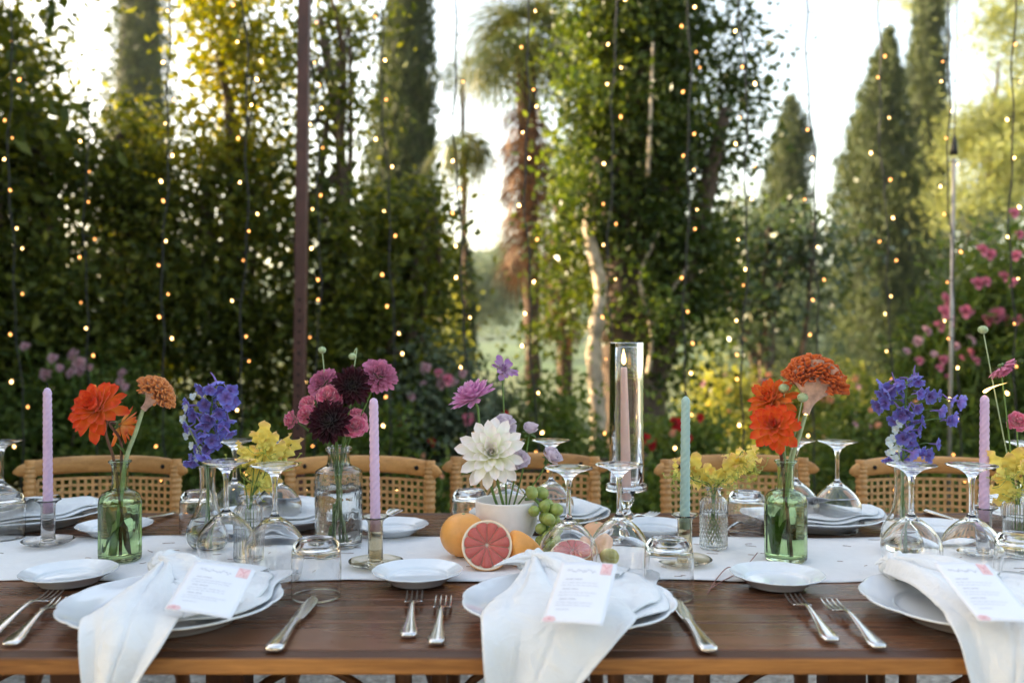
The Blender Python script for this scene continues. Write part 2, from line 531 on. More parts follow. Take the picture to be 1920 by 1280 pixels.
# runner: linen strip with slightly wavy edges and hem folds
def runner():
    rng = random.Random(4)
    A = [(rng.uniform(2, 14), rng.uniform(0, 6.28), rng.uniform(.001, .004)) for _ in range(6)]
    def f(u, v):
        x = X0 + .02 + (X1 - X0 - .04) * u
        wav = sum(a * math.sin(k * x + p) for k, p, a in A)
        wb = sum(a * math.sin(k * 1.3 * x + p + 2) for k, p, a in A)
        ya = 1.468 + wav * 1.2 - .004 * x; yb = 1.795 + wb * 1.2 - .012 * x
        y = ya + (yb - ya) * v
        z = .0016 + .0009 * (1 + math.sin(9 * x + 14 * y) * math.sin(23 * y + 3 * x))
        if v == 0: z = .0004 + .0012 * (1 + math.sin(27 * x) * math.sin(8.3 * x))
        return (x, y, TZ + z)
    o = ob('table_runner', mesh('table_runner', *grid(f, 260, 24)), M['runner'])
    solid(o, .0011, 1)
    props(o, 'white linen runner laid along the middle of the table', 'table runner')
runner()

# ------------------------------------------------------------------ chairs
def cane_panel():
    mb = MB()
    x0, x1, z0, z1 = -.172, .172, .475, .792
    yc = lambda x: .215 - .055 * (x / .2) ** 2
    sp = .0180; w = .0037
    nxs = int((x1 - x0) / sp); nzs = int((z1 - z0) / sp)
    for i in range(nxs + 1):
        x = x0 + sp * i
        for q in range(nzs):
            za = z0 + sp * q; zb = za + sp
            oa = .0013 * (1 if (i + q) % 2 else -1)
            V = [(x - w, yc(x - w) + oa, za), (x + w, yc(x + w) + oa, za), (x + w, yc(x + w) - oa, zb), (x - w, yc(x - w) - oa, zb)]
            mb.add((V, [(0, 1, 2, 3)]))
    for q in range(nzs + 1):
        z = z0 + sp * q
        for i in range(nxs):
            xa = x0 + sp * i; xb = xa + sp
            oa = .0013 * (-1 if (i + q) % 2 else 1)
            V = [(xa, yc(xa) + oa, z - w), (xb, yc(xb) - oa, z - w), (xb, yc(xb) - oa, z + w), (xa, yc(xa) + oa, z + w)]
            mb.add((V, [(0, 1, 2, 3)]))
    # diagonal strands crossing the open weave
    for s in ():
        for k in range(-nzs, nxs + 1, 1):
            for q in range(0, nzs):
                i = k + q if s > 0 else k + nzs - q
                xa = x0 + sp * i; xb = xa + sp * s
                if not (x0 - 1e-4 <= min(xa, xb) and max(xa, xb) <= x1 + 1e-4): continue
                za = z0 + sp * q; zb = za + sp; ww = .0011
                mb.add(([(xa - ww, yc(xa) + .0005 * s, za), (xa + ww, yc(xa) + .0005 * s, za), (xb + ww, yc(xb) + .0005 * s, zb), (xb - ww, yc(xb) + .0005 * s, zb)], [(0, 1, 2, 3)]))
    return mesh('cane_panel', mb.V, mb.F, False)

def make_chair(label, loc, rotz):
    c = thing('cane_back_chair', label, 'chair', loc, rotz, 'chairs along the far side of the table')
    yc = lambda x: .215 - .055 * (x / .2) ** 2
    # top rail: bowed plank with rounded, drooping ends
    n = 40; V, F = [], []
    ring = 12
    for i in range(n + 1):
        t = -1 + 2 * i / n
        x = .222 * t
        e = max(0.02, (1 - abs(t) ** 9)) ** .5
        hz = .0225 * e; hy = .0120 * e
        zc = .818 - .010 * t * t * t * t - .002 * t * t
        for q in range(ring):
            a = 2 * PI * q / ring
            ca, sa = math.cos(a), math.sin(a)
            V.append((x, yc(x) + hy * math.copysign(abs(ca) ** .6, ca), zc + hz * math.copysign(abs(sa) ** .6, sa)))
    for i in range(n):
        for q in range(ring):
            F.append((i * ring + q, i * ring + (q + 1) % ring, (i + 1) * ring + (q + 1) % ring, (i + 1) * ring + q))
    F.append(tuple(range(ring - 1, -1, -1))); F.append(tuple(n * ring + q for q in range(ring)))
    rail = ob('top_rail', mesh('top_rail', V, F), M['teak'], c)
    for s in (-1, 1):
        ob('screw', mesh('screw', *sphere(.006, 10, 6, 1, .5, 1)), M['hole'], rail, loc=(s * .150, yc(.15) - .0135, .815))
    cp = ob('cane_panel', cane_panel(), M['cane'], c); cp['kind'] = 'stuff'
    ob('lower_rail', mesh('lower_rail', *tube([(x, yc(x), .472) for x in np.linspace(-.18, .18, 13)], .012, 10)), M['teak'], c)
    for s in (-1, 1):
        p = [(s * .187, yc(.187), .835), (s * .186, yc(.187) - .008, .70), (s * .182, .15, .46)]
        pts = curve(p, 40)
        ob('back_post', mesh('back_post', *tube(curve(p, 8), .0135, 10)), M['teak'], c)
        rad = [.0152 + .0016 * math.sin(k * PI / 2.0 * 1.0) for k in range(len(pts))]
        b0 = 8
        ob('rattan_binding', mesh('rattan_binding', *tube(pts[b0:], rad[b0:], 10)), M['bind'], c)
    # seat, frame and legs
    V, F = grid(lambda u, v: ((u - .5) * .43 * (1 - .06 * v), -.21 + .40 * v, .462 - .012 * math.sin(PI * u) * math.sin(PI * v)), 10, 10)
    st = ob('seat', mesh('seat', V, F), M['cane'], c); solid(st, .006, -1)
    fr = [(-.215, -.215), (.215, -.215), (.205, .19), (-.205, .19)]
    for k in range(4):
        a, b = fr[k], fr[(k + 1) % 4]
        ob('seat_frame', mesh('seat_frame', *tube([(a[0], a[1], .450), (b[0], b[1], .450)], .019, 10)), M['brown_leg'], c)
    for sx in (-1, 1):
        ob('leg', mesh('leg', *tube(curve([(sx * .200, -.20, .44), (sx * .205, -.205, .22), (sx * .215, -.22, 0)], 5), [.019] * 6 + [.015] * 5, 10)), M['brown_leg'], c)
        ob('leg', mesh('leg', *tube(curve([(sx * .19, .18, .45), (sx * .195, .20, .22), (sx * .205, .25, 0)], 5), [.019] * 6 + [.015] * 5, 10)), M['brown_leg'], c)
        # bent braces curving from the leg up under the seat
        ob('brace', mesh('brace', *tube(curve([(sx * .20, -.205, .20), (sx * .14, -.21, .36), (sx * .03, -.21, .432)], 6), .010, 8)), M['brown_leg'], c)
        ob('brace', mesh('brace', *tube(curve([(sx * .197, .20, .20), (sx * .14, .20, .36), (sx * .03, .19, .432)], 6), .010, 8)), M['brown_leg'], c)
    return c
ch0 = make_chair('cane-backed wooden chair behind the lilac candle and green bottle at left', ((205 - 960) * 2.36 / FPX, 2.18, 0), R(3))
def chair_copy(px, rz, label, d=2.18):
    return copy_tree(ch0, ((px - 960) * 2.36 / FPX, d, 0), R(rz), label)
chair_copy(664, -6, 'cane-backed wooden chair behind the clear pressed bottle of pink flowers')
chair_copy(985, 0, 'cane-backed wooden chair behind the blush bowl of white dahlias', 2.24)
chair_copy(1389, 5, 'cane-backed wooden chair behind the sage candle and quilted vase', 2.20)
chair_copy(1733, -4, 'cane-backed wooden chair behind the blue delphinium at right', 2.16)

# ------------------------------------------------------------------ plates
def plate_mesh(rad, h, scal, n=96, relief=0.0):
    def rf(t, r, z):
        k = max(0, (r / rad - .75) / .25)
        s = abs(math.cos(t * scal / 2)) ** .7
        rr = r * (1 - .022 * k * (1 - s))
        return rr
    pr = smoothprof([(0, .30 * h), (.30 * rad, .29 * h), (.60 * rad, .31 * h), (.66 * rad, .40 * h), (.70 * rad, .55 * h), (.84 * rad, .74 * h), (.965 * rad, .97 * h), (.99 * rad, 1.0 * h)], 4)
    pr += [(rad, .985 * h), (rad, .93 * h), (.985 * rad, .89 * h), (.80 * rad, .58 * h), (.68 * rad, .26 * h), (.62 * rad, .10 * h), (.60 * rad, 0), (.57 * rad, 0), (.56 * rad, .09 * h), (0, .09 * h)]
    V, F = lathe(pr[::-1], n, rf)
    if relief:
        V = [(x, y, z + (relief * (math.sin(24 * math.atan2(y, x)) * .5 + .5) * max(0, 1 - abs(math.hypot(x, y) / rad - .84) / .1) if z > .5 * h else 0)) for x, y, z in V]
    return mesh('plate', V, F)
dinner = plate_mesh(.153, .030, 12)
bread = plate_mesh(.0745, .020, 12, 72, .0007)
dinner.materials.append(M['porcelain']); bread.materials.append(M['porcelain'])
def plate(me, name, px, d, label, cat, group, rz=0.0):
    o = ob(name, me); o.location = put(px, d, .0008 if (d < 1.40 or d > 1.85) else .0046)
    o.rotation_euler = (0, 0, rz)
    return props(o, label, cat, group)
G1 = 'dinner plates'; G2 = 'bread plates'
S1, S2, S3 = (325, 1.275), (1066, 1.275), (1825, 1.275)
plate(dinner, 'dinner_plate', *S1, 'white dinner plate under the napkin at front left', 'plate', G1, .1)
plate(dinner, 'dinner_plate', *S2, 'white dinner plate under the knotted napkin at front centre', 'plate', G1, .3)
plate(dinner, 'dinner_plate', *S3, 'white dinner plate under the napkin at front right', 'plate', G1, .2)
plate(dinner, 'dinner_plate', 58, 1.93, 'white dinner plate at far left behind the lilac candle', 'plate', G1)
plate(dinner, 'dinner_plate', 528, 1.93, 'white dinner plate on the far side behind the yellow lilies at left', 'plate', G1, .2)
plate(dinner, 'dinner_plate', 1012, 1.93, 'white dinner plate on the far side behind the bowl and grapes', 'plate', G1, .1)
plate(dinner, 'dinner_plate', 1522, 1.92, 'white dinner plate on the far side behind the green bottle at right', 'plate', G1)
plate(dinner, 'dinner_plate', 1985, 1.92, 'white dinner plate cut off by the right edge, far side', 'plate', G1, .1)
plate(bread, 'bread_plate', 130, 1.452, 'small white plate above the forks at front left', 'plate', G2)
plate(bread, 'bread_plate', 783, 1.455, 'small white plate above the two forks at front centre', 'plate', G2, .1)
plate(bread, 'bread_plate', 1457, 1.436, 'small white plate above the two forks at front right', 'plate', G2, .2)
plate(bread, 'bread_plate', 215, 1.82, 'small white plate behind the green bottle at left', 'plate', G2)
plate(bread, 'bread_plate', 735, 1.82, 'small white plate behind the middle lilac candle', 'plate', G2)
plate(bread, 'bread_plate', 1226, 1.82, 'small white plate between the tall glass lantern and sage candle', 'plate', G2, .1)
plate(bread, 'bread_plate', 1757, 1.81, 'small white plate behind the pair of wine glasses at right', 'plate', G2)

# ------------------------------------------------------------------ glasses (all standing upside down)
def wine_mesh():
    H = .187
    outer = smoothprof([(.0395, 0), (.0440, .020), (.0472, .042), (.0476, .054), (.0440, .066), (.0340, .0805), (.0210, .0925), (.0090, .1010), (.0050, .1070), (.0042, .118), (.0040, .140), (.0046, .158), (.0085, .170), (.0190, .1785), (.0330, .1835), (.0395, .1855)], 5)
    top = [(.0403, .1862), (.0398, .1870), (.030, .1868), (.012, .1862), (0, .1858)]
    inner = smoothprof([(.0386, 0), (.0431, .020), (.0463, .042), (.0465, .053), (.0428, .0640), (.0328, .0775), (.0200, .0888), (.0080, .0950), (0, .0962)], 5)
    prof = inner[::-1] + [(.0390, -.0003)] + outer + top
    return mesh('wine_glass', *lathe(prof, 56))
def tumbler_mesh():
    H = .089
    outer = smoothprof([(.0380, 0), (.0382, .025), (.0380, .055), (.0368, .072), (.0330, .0835), (.0280, .0885)], 5)
    top = smoothprof([(.0265, .0890), (.022, .0870), (.012, .0853), (0, .0848)], 3)
    inner = smoothprof([(.0368, 0), (.0370, .025), (.0366, .055), (.0345, .0690), (.0270, .0760), (.012, .0775), (0, .0778)], 5)
    return mesh('tumbler', *lathe(inner[::-1] + [(.0374, -.0004)] + outer + top, 56))
wine = wine_mesh(); tumb = tumbler_mesh()
wine.materials.append(M['glass']); tumb.materials.append(M['glass'])
def glass(me, name, px, d, label, cat, group, s=1.0):
    on_runner = 1.47 < d < 1.79
    o = ob(name, me); o.location = put(px, d, .0045 if on_runner else .0008); o.scale = (s, s, s); o.rotation_euler = (0, 0, px * .7)
    return props(o, label, cat, group)
GW = 'upturned wine glasses'; GT = 'upturned water tumblers'
wg = lambda px, d, label, s=1.0: glass(wine, 'wine_glass', px, d, label, 'wine glass', GW, s)
wg(424, 1.520, 'upside-down wine glass, left one of the pair behind the front-left plate')
wg(515, 1.480, 'upside-down wine glass beside the clear tumbler behind the front-left plate')
wg(1066, 1.470, 'upside-down wine glass in front of the cut grapefruit on the runner', 1.0)
wg(1161, 1.480, 'upside-down wine glass in front of the pink taper lantern')
wg(1709, 1.480, 'upside-down wine glass in front of the blue delphinium at right')
wg(1822, 1.475, 'upside-down wine glass in front of the lit lilac candle')
wg(2, 1.86, 'upside-down wine glass cut off by the left edge')
wg(440, 1.88, 'upside-down wine glass on the far side behind the left delphinium vase')
wg(522, 1.86, 'upside-down wine glass on the far side behind the left yellow lilies')
wg(950, 1.88, 'upside-down wine glass hidden behind the white dahlia')
wg(1033, 1.88, 'upside-down wine glass behind the lavender rose and grapes')
wg(1492, 1.88, 'upside-down wine glass behind the green bottle at right')
wg(1570, 1.86, 'upside-down wine glass standing clear right of the cockscomb')
wg(1925, 1.84, 'upside-down wine glass at the right edge behind the yellow lilies')
tg = lambda px, d, label: glass(tumb, 'tumbler', px, d, label, 'tumbler', GT)
tg(593, 1.385, 'upside-down clear tumbler behind the knife at front left')
tg(1254, 1.385, 'upside-down clear tumbler in front of the sage candle')
tg(1913, 1.420, 'upside-down clear tumbler at the front by the right edge')
tg(373, 1.83, 'upside-down clear tumbler behind the left delphinium vase')
tg(881, 1.84, 'upside-down clear tumbler left of the blush bowl on the far side')
tg(1400, 1.82, 'upside-down clear tumbler left of the green bottle at right')
tg(1870, 1.82, 'upside-down clear tumbler behind the lit lilac candle')
tg(8, 1.78, 'upside-down clear tumbler at the left edge behind the runner')

# ------------------------------------------------------------------ cutlery
def loft(sections, n=14):
    """sections: (y, x, z, half width, half thickness) -> rounded bar along y"""
    V, F = [], []
    for (y, x, z, w, t) in sections:
        for q in range(n):
            a = 2 * PI * q / n
            ca, sa = math.cos(a), math.sin(a)
            V.append((x + w * math.copysign(abs(ca) ** .8, ca), y, z + t * math.copysign(abs(sa) ** .8, sa)))
    m = len(sections)
    for i in range(m - 1):
        for q in range(n):
            F.append((i * n + q, i * n + (q + 1) % n, (i + 1) * n + (q + 1) % n, (i + 1) * n + q))
    F.append(tuple(range(n - 1, -1, -1))); F.append(tuple((m - 1) * n + q for q in range(n)))
    return V, F
def sect(ctrl, k=5):
    P = [np.array(c, float) for c in ctrl]; P = [P[0]] + P + [P[-1]]
    out = []
    for i in range(1, len(P) - 2):
        for j in range(k):
            t = j / k
            out.append(tuple(.5 * (2 * P[i] + (P[i + 1] - P[i - 1]) * t + (2 * P[i - 1] - 5 * P[i] + 4 * P[i + 1] - P[i + 2]) * t * t + (-P[i - 1] + 3 * P[i] - 3 * P[i + 1] + P[i + 2]) * t ** 3)))
    out.append(tuple(P[-1])); return out
handle_f = mesh('handle', *loft(sect([(-.100, 0, .004, .0008, .0008), (-.098, 0, .004, .0085, .0030), (-.088, 0, .0045, .0112, .0034), (-.070, 0, .0058, .0092, .0030), (-.040, 0, .0085, .0058, .0026), (.0, 0, .0125, .0036, .0024), (.018, 0, .0120, .0038, .0022), (.030, 0, .0085, .0095, .0016), (.036, 0, .0070, .0118, .0013)])))
tines = []
for k in range(4):
    x = (k - 1.5) * .0071
    tines.append(mesh('tine', *loft(sect([(.034, x * .95, .0074, .0026, .0013), (.045, x, .0052, .0021, .0013), (.065, x, .0042, .0018, .0012), (.085, x, .0065, .0014, .0010), (.0905, x, .0078, .0004, .0004)], 3), 8)))
handle_k = mesh('handle', *loft(sect([(-.11, 0, .0045, .0008, .0008), (-.107, 0, .0045, .0100, .0042), (-.092, 0, .0048, .0120, .0046), (-.060, 0, .005, .0088, .0042), (-.020, 0, .005, .0062, .0040), (.0, 0, .005, .0074, .0042), (.006, 0, .005, .0066, .0030)])))
blade_k = mesh('blade', *loft(sect([(.005, 0, .005, .0070, .0014), (.02, .0008, .005, .0092, .0010), (.06, .0015, .005, .0100, .0008), (.09, .0012, .005, .0085, .0008), (.104, -.001, .005, .0045, .0006), (.110, -.004, .005, .0006, .0004)]), 10))
handle_s = handle_f
bowl_s = mesh('spoon_bowl', *grid(lambda u, v: ((u - .5) * 2 * .0165 * math.sin(PI * min(max(v, .02), .98)) ** .55, .030 + .055 * v, .0075 + .006 * ((2 * u - 1) ** 2 * math.sin(PI * v)) + .003 * v), 10, 14))
for me in [handle_f, handle_k, blade_k, bowl_s] + tines: me.materials.append(M['steel'])
GC = {'fork': 'forks of the place settings', 'knife': 'knives of the place settings', 'spoon': 'spoons of the place settings'}
def cutlery(kind, tail, head, label):
    """tail, head: (px, d) of the handle end and the working end on the table"""
    a, b = put(*tail), put(*head)
    dv = b - a; ang = math.atan2(dv.y, dv.x) - PI / 2
    t = thing(kind, label, kind, (a + b) / 2 + Vector((0, 0, .0012)), ang, GC[kind])
    t.scale = (1.08, 1.08, 1.08)
    if kind == 'fork':
        ob('handle', handle_f, None, t)
        for q in tines: ob('tine', q, None, t)
    elif kind == 'knife':
        ob('handle', handle_k, None, t); ob('blade', blade_k, None, t)
    else:
        ob('handle', handle_s, None, t); solid(ob('spoon_bowl', bowl_s, None, t), .0012)
    return t
def dz(py, z=0.004): return (EYE - TZ - z) * FPX / (py - 640)
cutlery('fork', (-22, dz(1192)), (110, dz(1109)), 'steel fork on the outside at the bottom left corner')
cutlery('fork', (6, dz(1220)), (132, dz(1114)), 'steel fork touching the front-left dinner plate')
cutlery('fork', (765, dz(1198)), (779, dz(1106)), 'steel fork left one of the pair at front centre')
cutlery('fork', (816, dz(1216)), (834, dz(1112)), 'steel fork nearest the centre dinner plate')
cutlery('fork', (1564, dz(1206)), (1480, dz(1112)), 'steel fork left one of the pair at front right')
cutlery('fork', (1655, dz(1219)), (1546, dz(1121)), 'steel fork nearest the front-right dinner plate')
cutlery('knife', (516, dz(1214)), (586, dz(1124)), 'steel knife right of the front-left dinner plate')
cutlery('knife', (1325, dz(1214)), (1262, dz(1126)), 'steel knife right of the centre dinner plate')
cutlery('spoon', (300, 1.98), (255, 1.88), 'steel spoon behind the green bottle at left')
cutlery('spoon', (690, 1.90), (738, 2.00), 'steel spoon behind the middle lilac candle by the table edge')
cutlery('fork', (1160, 1.90), (1215, 2.00), 'steel fork on the far side behind the tall lantern')
cutlery('fork', (1350, 1.82), (1405, 1.92), 'steel fork seen through the far tumbler at right')
cutlery('fork', (1672, 1.90), (1642, 2.00), 'steel fork on the far side right of the plate with card')
cutlery('knife', (1768, 1.99), (1818, 1.89), 'steel knife on the far side behind the right wine glass')
# ------------------------------------------------------------------ napkins and menu cards
def cat_rows(rows, v):
    m = len(rows) - 1
    s = min(v * m, m - 1e-6); i = int(s); t = s - i
    P = [np.array(rows[min(max(i + q, 0), m)], float) for q in (-1, 0, 1, 2)]
    return .5 * (2 * P[1] + (P[2] - P[0]) * t + (2 * P[0] - 5 * P[1] + 4 * P[2] - P[3]) * t * t + (-P[0] + 3 * P[1] - 3 * P[2] + P[3]) * t ** 3)

def napkin(label, S, rows, knot, ear, seed, spread=True, tail=True):
    px0, d0 = S
    base = put(px0, d0)
    rng = random.Random(seed)
    n = thing('napkin', label, 'napkin', base, 0, 'knotted white napkins')
    lx = lambda px, y: (px - 960) * (d0 + y) / FPX - base.x
    if tail:
        rr = [(lx(a, y), lx(b, y), y, z) for a, b, y, z in rows]
        p1, p2, p3 = (rng.uniform(0, 6.28) for _ in range(3))
        def f(u, v):
            a, b, y, z = cat_rows(rr, v)
            x = a + (b - a) * u
            w = abs(b - a)
            top = max(0, 1 - v * 1.9)                    # pleats gather at the knot
            fold = (.011 * top * (abs(math.sin(2.6 * PI * u + p1 + 1.2 * v)) ** .7 - .5) + .004 * (abs(math.sin(1.6 * PI * u + p2 - 1.5 * v)) ** .6 - .5) * min(1, v * 3) + .0035 * math.sin(2.2 * PI * u + p2 + 3 * v) + .0025 * math.sin(5 * u + 9 * v + p3)) * min(1, w / .06)
            ev = min(1, max(0, (v - .55) / .2))            # below the bend the fold pushes outwards
            hem = .0011 * ((u < .05) + (u > .95))
            crease = -.0022 * math.exp(-((u - .52) / .018) ** 2) + .0016 * math.exp(-((u - .24) / .015) ** 2) - .0018 * math.exp(-((v - .40) / .010) ** 2)
            fold += hem + crease
            droop = -.010 * (abs(2 * u - 1) ** 4) * (1 - ev)
            return (x, y - ev * fold * 1.6 + .004 * ev * math.sin(3 * PI * u), z + (1 - ev) * (fold + droop) + .006 * math.sin(PI * u) * (1 - ev))
        o = ob('tail', mesh('tail', *grid(f, 40, 80)), M['linen_white'], n)
        solid(o, .0014)
    # cloth fanned out flat over the right half of the plate, two layers
    if spread:
        for k, (rs, zz, a0, a1) in enumerate(((1.0, .0335, -100, 112), (.90, .0385, -96, 104))):
            q1, q2 = rng.uniform(0, 6), rng.uniform(0, 6)
            def f(u, v, rs=rs, zz=zz, a0=a0, a1=a1, q1=q1, q2=q2, k=k):
                a = R(a0 + (a1 - a0) * u)
                corner = math.exp(-((math.degrees(a) - 43) / 13) ** 2)
                rad = rs * (.141 + (.052 - .02 * k) * corner + .004 * math.sin(5 * a + q1))
                r = rad * v
                z = zz + .0022 * math.sin(7 * a + q2) * v + .012 * math.exp(-(v / .45) ** 2) + .0015 * math.sin(18 * v + 4 * a)
                return (r * math.cos(a), r * math.sin(a), z)
            o = ob('cloth_layer', mesh('cloth_layer', *grid(f, 60, 20)), M['linen_white'], n); solid(o, .0012)
    # the knot: a pleated wrap, an ear poking out and a gathered sleeve running to the cloth
    kx, ky, kz = lx(knot[0], knot[1]), knot[1], knot[2]
    V, F = sphere(1, 40, 26)
    W = []
    for x, y, z in V:
        th = math.atan2(z, y); w = x
        rr_ = 1 + .10 * math.sin(6 * th + 7 * w) + .07 * math.sin(3 * th - 5 * w + 1)
        W.append((x * .024 * rr_ + .006 * z, y * .021 * rr_, z * .021 * rr_))
    ob('knot', mesh('knot', W, F), M['linen_white'], n, loc=(kx, ky, kz), rot=(0, R(18), R(25)))
    def sleeve(p0, p1, r0, r1, nm, fl0=.7, fl1=.3, bend=.01):
        p0, p1 = Vector(p0), Vector(p1); dd = p1 - p0
        side = dd.cross(Vector((0, 0, 1))).normalized(); up = side.cross(dd).normalized()
        def g(u, v):
            a = 2 * PI * u
            c = p0 + dd * v + Vector((0, 0, bend * math.sin(PI * v)))
            r = r0 + (r1 - r0) * v
            rr2 = r * (1 + .16 * math.sin(5 * a + 5 * v + seed) + .08 * math.sin(9 * a - 3 * v))
            fl = fl0 + (fl1 - fl0) * v
            return tuple(c + side * (math.cos(a) * rr2) + up * (math.sin(a) * rr2 * fl))
        ob(nm, mesh(nm, *grid(g, 40, 24)), M['linen_white'], n)
    if ear:
        ex, ey, ez = lx(ear[0], ear[1]), ear[1], ear[2]
        sleeve((kx, ky, kz), (ex, ey, ez), .019, .0012, 'ear', .8, .4, .006)
    if spread:
        sleeve((kx, ky, kz + .001), (.045, .035, .038), .019, .044, 'sleeve', .8, .36, .006)
        sleeve((kx + .01, ky, kz - .004), (.085, .085, .036), .016, .048, 'sleeve', .6, .10, .003)
    return n
NAP = [
 ('white napkin hanging over the table edge at front left', S1, [(295, 338,   .125, .048), (274, 335, .08, .050), (243, 335, .0, .050), (206, 338, -.05, .049), (172, 345, -.10, .0475), (152, 335, -.137, .0435), (148, 308, -.166, .020), (152, 262, -.178, -.022), (168, 215, -.180, -.09)], (312, .135, .045), (330, .165, .056), 3),
 ('white knotted napkin hanging over the table edge at front centre', S2, [(985, 1035, .125, .050), (980, 1050, .08, .051), (956, 1100, .0, .048), (928, 1150, -.05, .049), (906, 1185, -.10, .0475), (902, 1192, -.137, .0435), (905, 1150, -.166, .020), (911, 1090, -.178, -.022), (930, 1010, -.180, -.09)], (1003, .135, .047), (926, .115, .046), 8),
 ('white napkin hanging over the table edge at front right', S3, [(1655, 1705, .115, .048), (1678, 1745, .07, .051), (1712, 1860, .0, .052), (1762, 1965, -.10, .0475), (1776, 1990, -.137, .0435), (1798, 1992, -.166, .020), (1816, 1965, -.178, -.022), (1850, 1905, -.180, -.09)], (1680, .125, .045), (1640, .125, .046), 15),
]
for a in NAP: napkin(*a)

def card(label, S, BL, BR, TL, zf, zr, zb, seed, group='menu cards'):
    p = []
    for (px, py), z in ((BL, zf), (BR, zr), (TL, zb)):
        d = (EYE - TZ - z) * FPX / (py - 640)
        p.append(put(px, d, z))
    bl, br, tl = p
    ux = (br - bl); w = ux.length; ux.normalize()
    vy = (tl - bl); vy -= ux * vy.dot(ux); h = vy.length; vy.normalize()
    nz = ux.cross(vy)
    Mx = Matrix((ux, vy, nz)).transposed().to_4x4(); Mx.translation = bl
    t = thing('menu_card', label, 'menu card', (0, 0, 0), 0, group)
    t.matrix_world = Mx
    rng = random.Random(seed)
    bend = lambda x, y: .0015 * math.sin(PI * x / w) + .003 * (y / h) ** 3
    pc = ob('paper', mesh('paper', *grid(lambda u, v: (u * w, v * h, bend(u * w, v * h)), 12, 12)), M['paper'], t); solid(pc, .0005, -1)
    e = .00025
    def quad(mb, x0, x1, y0, y1, k=1):
        mb.add(([(x0, y0, bend(x0, y0) + e * k), (x1, y0, bend(x1, y0) + e * k), (x1, y1, bend(x1, y1) + e * k), (x0, y1, bend(x0, y1) + e * k)], [(0, 1, 2, 3)]))
    tx = MB()
    # printed lines: short bold headings over rows of words
    y = .70
    for blk in range(3):
        x = .17
        for k in range(2):
            L = rng.uniform(.08, .14); quad(tx, x * w, (x + L) * w, y * h, (y + .012) * h); x += L + .02
        y -= .055
        for row in range(2 if blk else 2):
            x = .13
            while x < .72 - .05 * row:
                L = rng.uniform(.04, .11)
                quad(tx, x * w, (x + L) * w, y * h, (y + .007) * h); x += L + .015
            y -= .045
        y -= .02
    x = .17; quad(tx, x * w, (x + .22) * w, .20 * h, .208 * h)
    o = ob('text_print', mesh('text_print', tx.V, tx.F, False), M['ink'], t); o['kind'] = 'stuff'
    # handwritten heading
    pts = [Vector((w * (.16 + .5 * i / 60), h * (.85 + .02 * math.sin(i * .9) * (1 if i % 17 < 12 else .1) + .016 * math.sin(i * .31)), 0)) for i in range(61)]
    pts = [Vector((q.x, q.y, bend(q.x, q.y) + e)) for q in pts]
    ob('script_heading', mesh('script_heading', *tube(pts, .00022, 4)), M['ink'], t)
    st = MB(); quad(st, .74 * w, .93 * w, .80 * h, .985 * h, 1.5)
    ob('pink_seal', mesh('pink_seal', st.V, st.F, False), M['pink_print'], t)
    ln = MB()
    for a, b in (((.76, .97), (.835, .90)), ((.835, .90), (.91, .97)), ((.80, .84), (.82, .88)), ((.86, .83), (.85, .88))):
        P0 = Vector((a[0] * w, a[1] * h, 0)); P1 = Vector((b[0] * w, b[1] * h, 0))
        P0.z = bend(P0.x, P0.y) + e * 2.4; P1.z = bend(P1.x, P1.y) + e * 2.4
        ln.add(tube([P0, P1], .0003, 4))
    o = ob('seal_mark', mesh('seal_mark', ln.V, ln.F), M['pink_dark'], t); o['kind'] = 'stuff'
    fl = MB()
    for k in range(7):
        a = 2 * PI * k / 7
        c = Vector((.12 * w + .062 * w * math.cos(a), .045 * h + .036 * h * math.sin(a), 0))
        V = [(max(.001, c.x + .05 * w * math.cos(b)), max(.001, c.y + .022 * h * math.sin(b)), bend(c.x, c.y) + e * 1.4 + k * 1e-5) for b in [2 * PI * q / 10 for q in range(10)]]
        fl.add((V, [tuple(range(10))]))
    o = ob('flower_print', mesh('flower_print', fl.V, fl.F, False), M['pink_print'], t); o['kind'] = 'stuff'
    V = [(.12 * w + .022 * w * math.cos(b), .05 * h + .012 * h * math.sin(b), bend(.12 * w, 0) + e * 3) for b in [2 * PI * q / 10 for q in range(10)]]
    ob('flower_centre', mesh('flower_centre', V, [tuple(range(10))], False), M['pink_dark'], t)
    return t
card('white menu card with pink seal on the front-left napkin', S1, (308, 1141), (433, 1160), (335, 1050), .058, .045, .096, 1)
card('white menu card with pink seal on the front-centre napkin', S2, (1014, 1166), (1130, 1172), (1051, 1057), .056, .0585, .096, 2)
card('white menu card with pink seal leaning right on the front-right napkin', S3, (1836, 1164), (1950, 1168), (1768, 1058), .058, .0554, .096, 3)

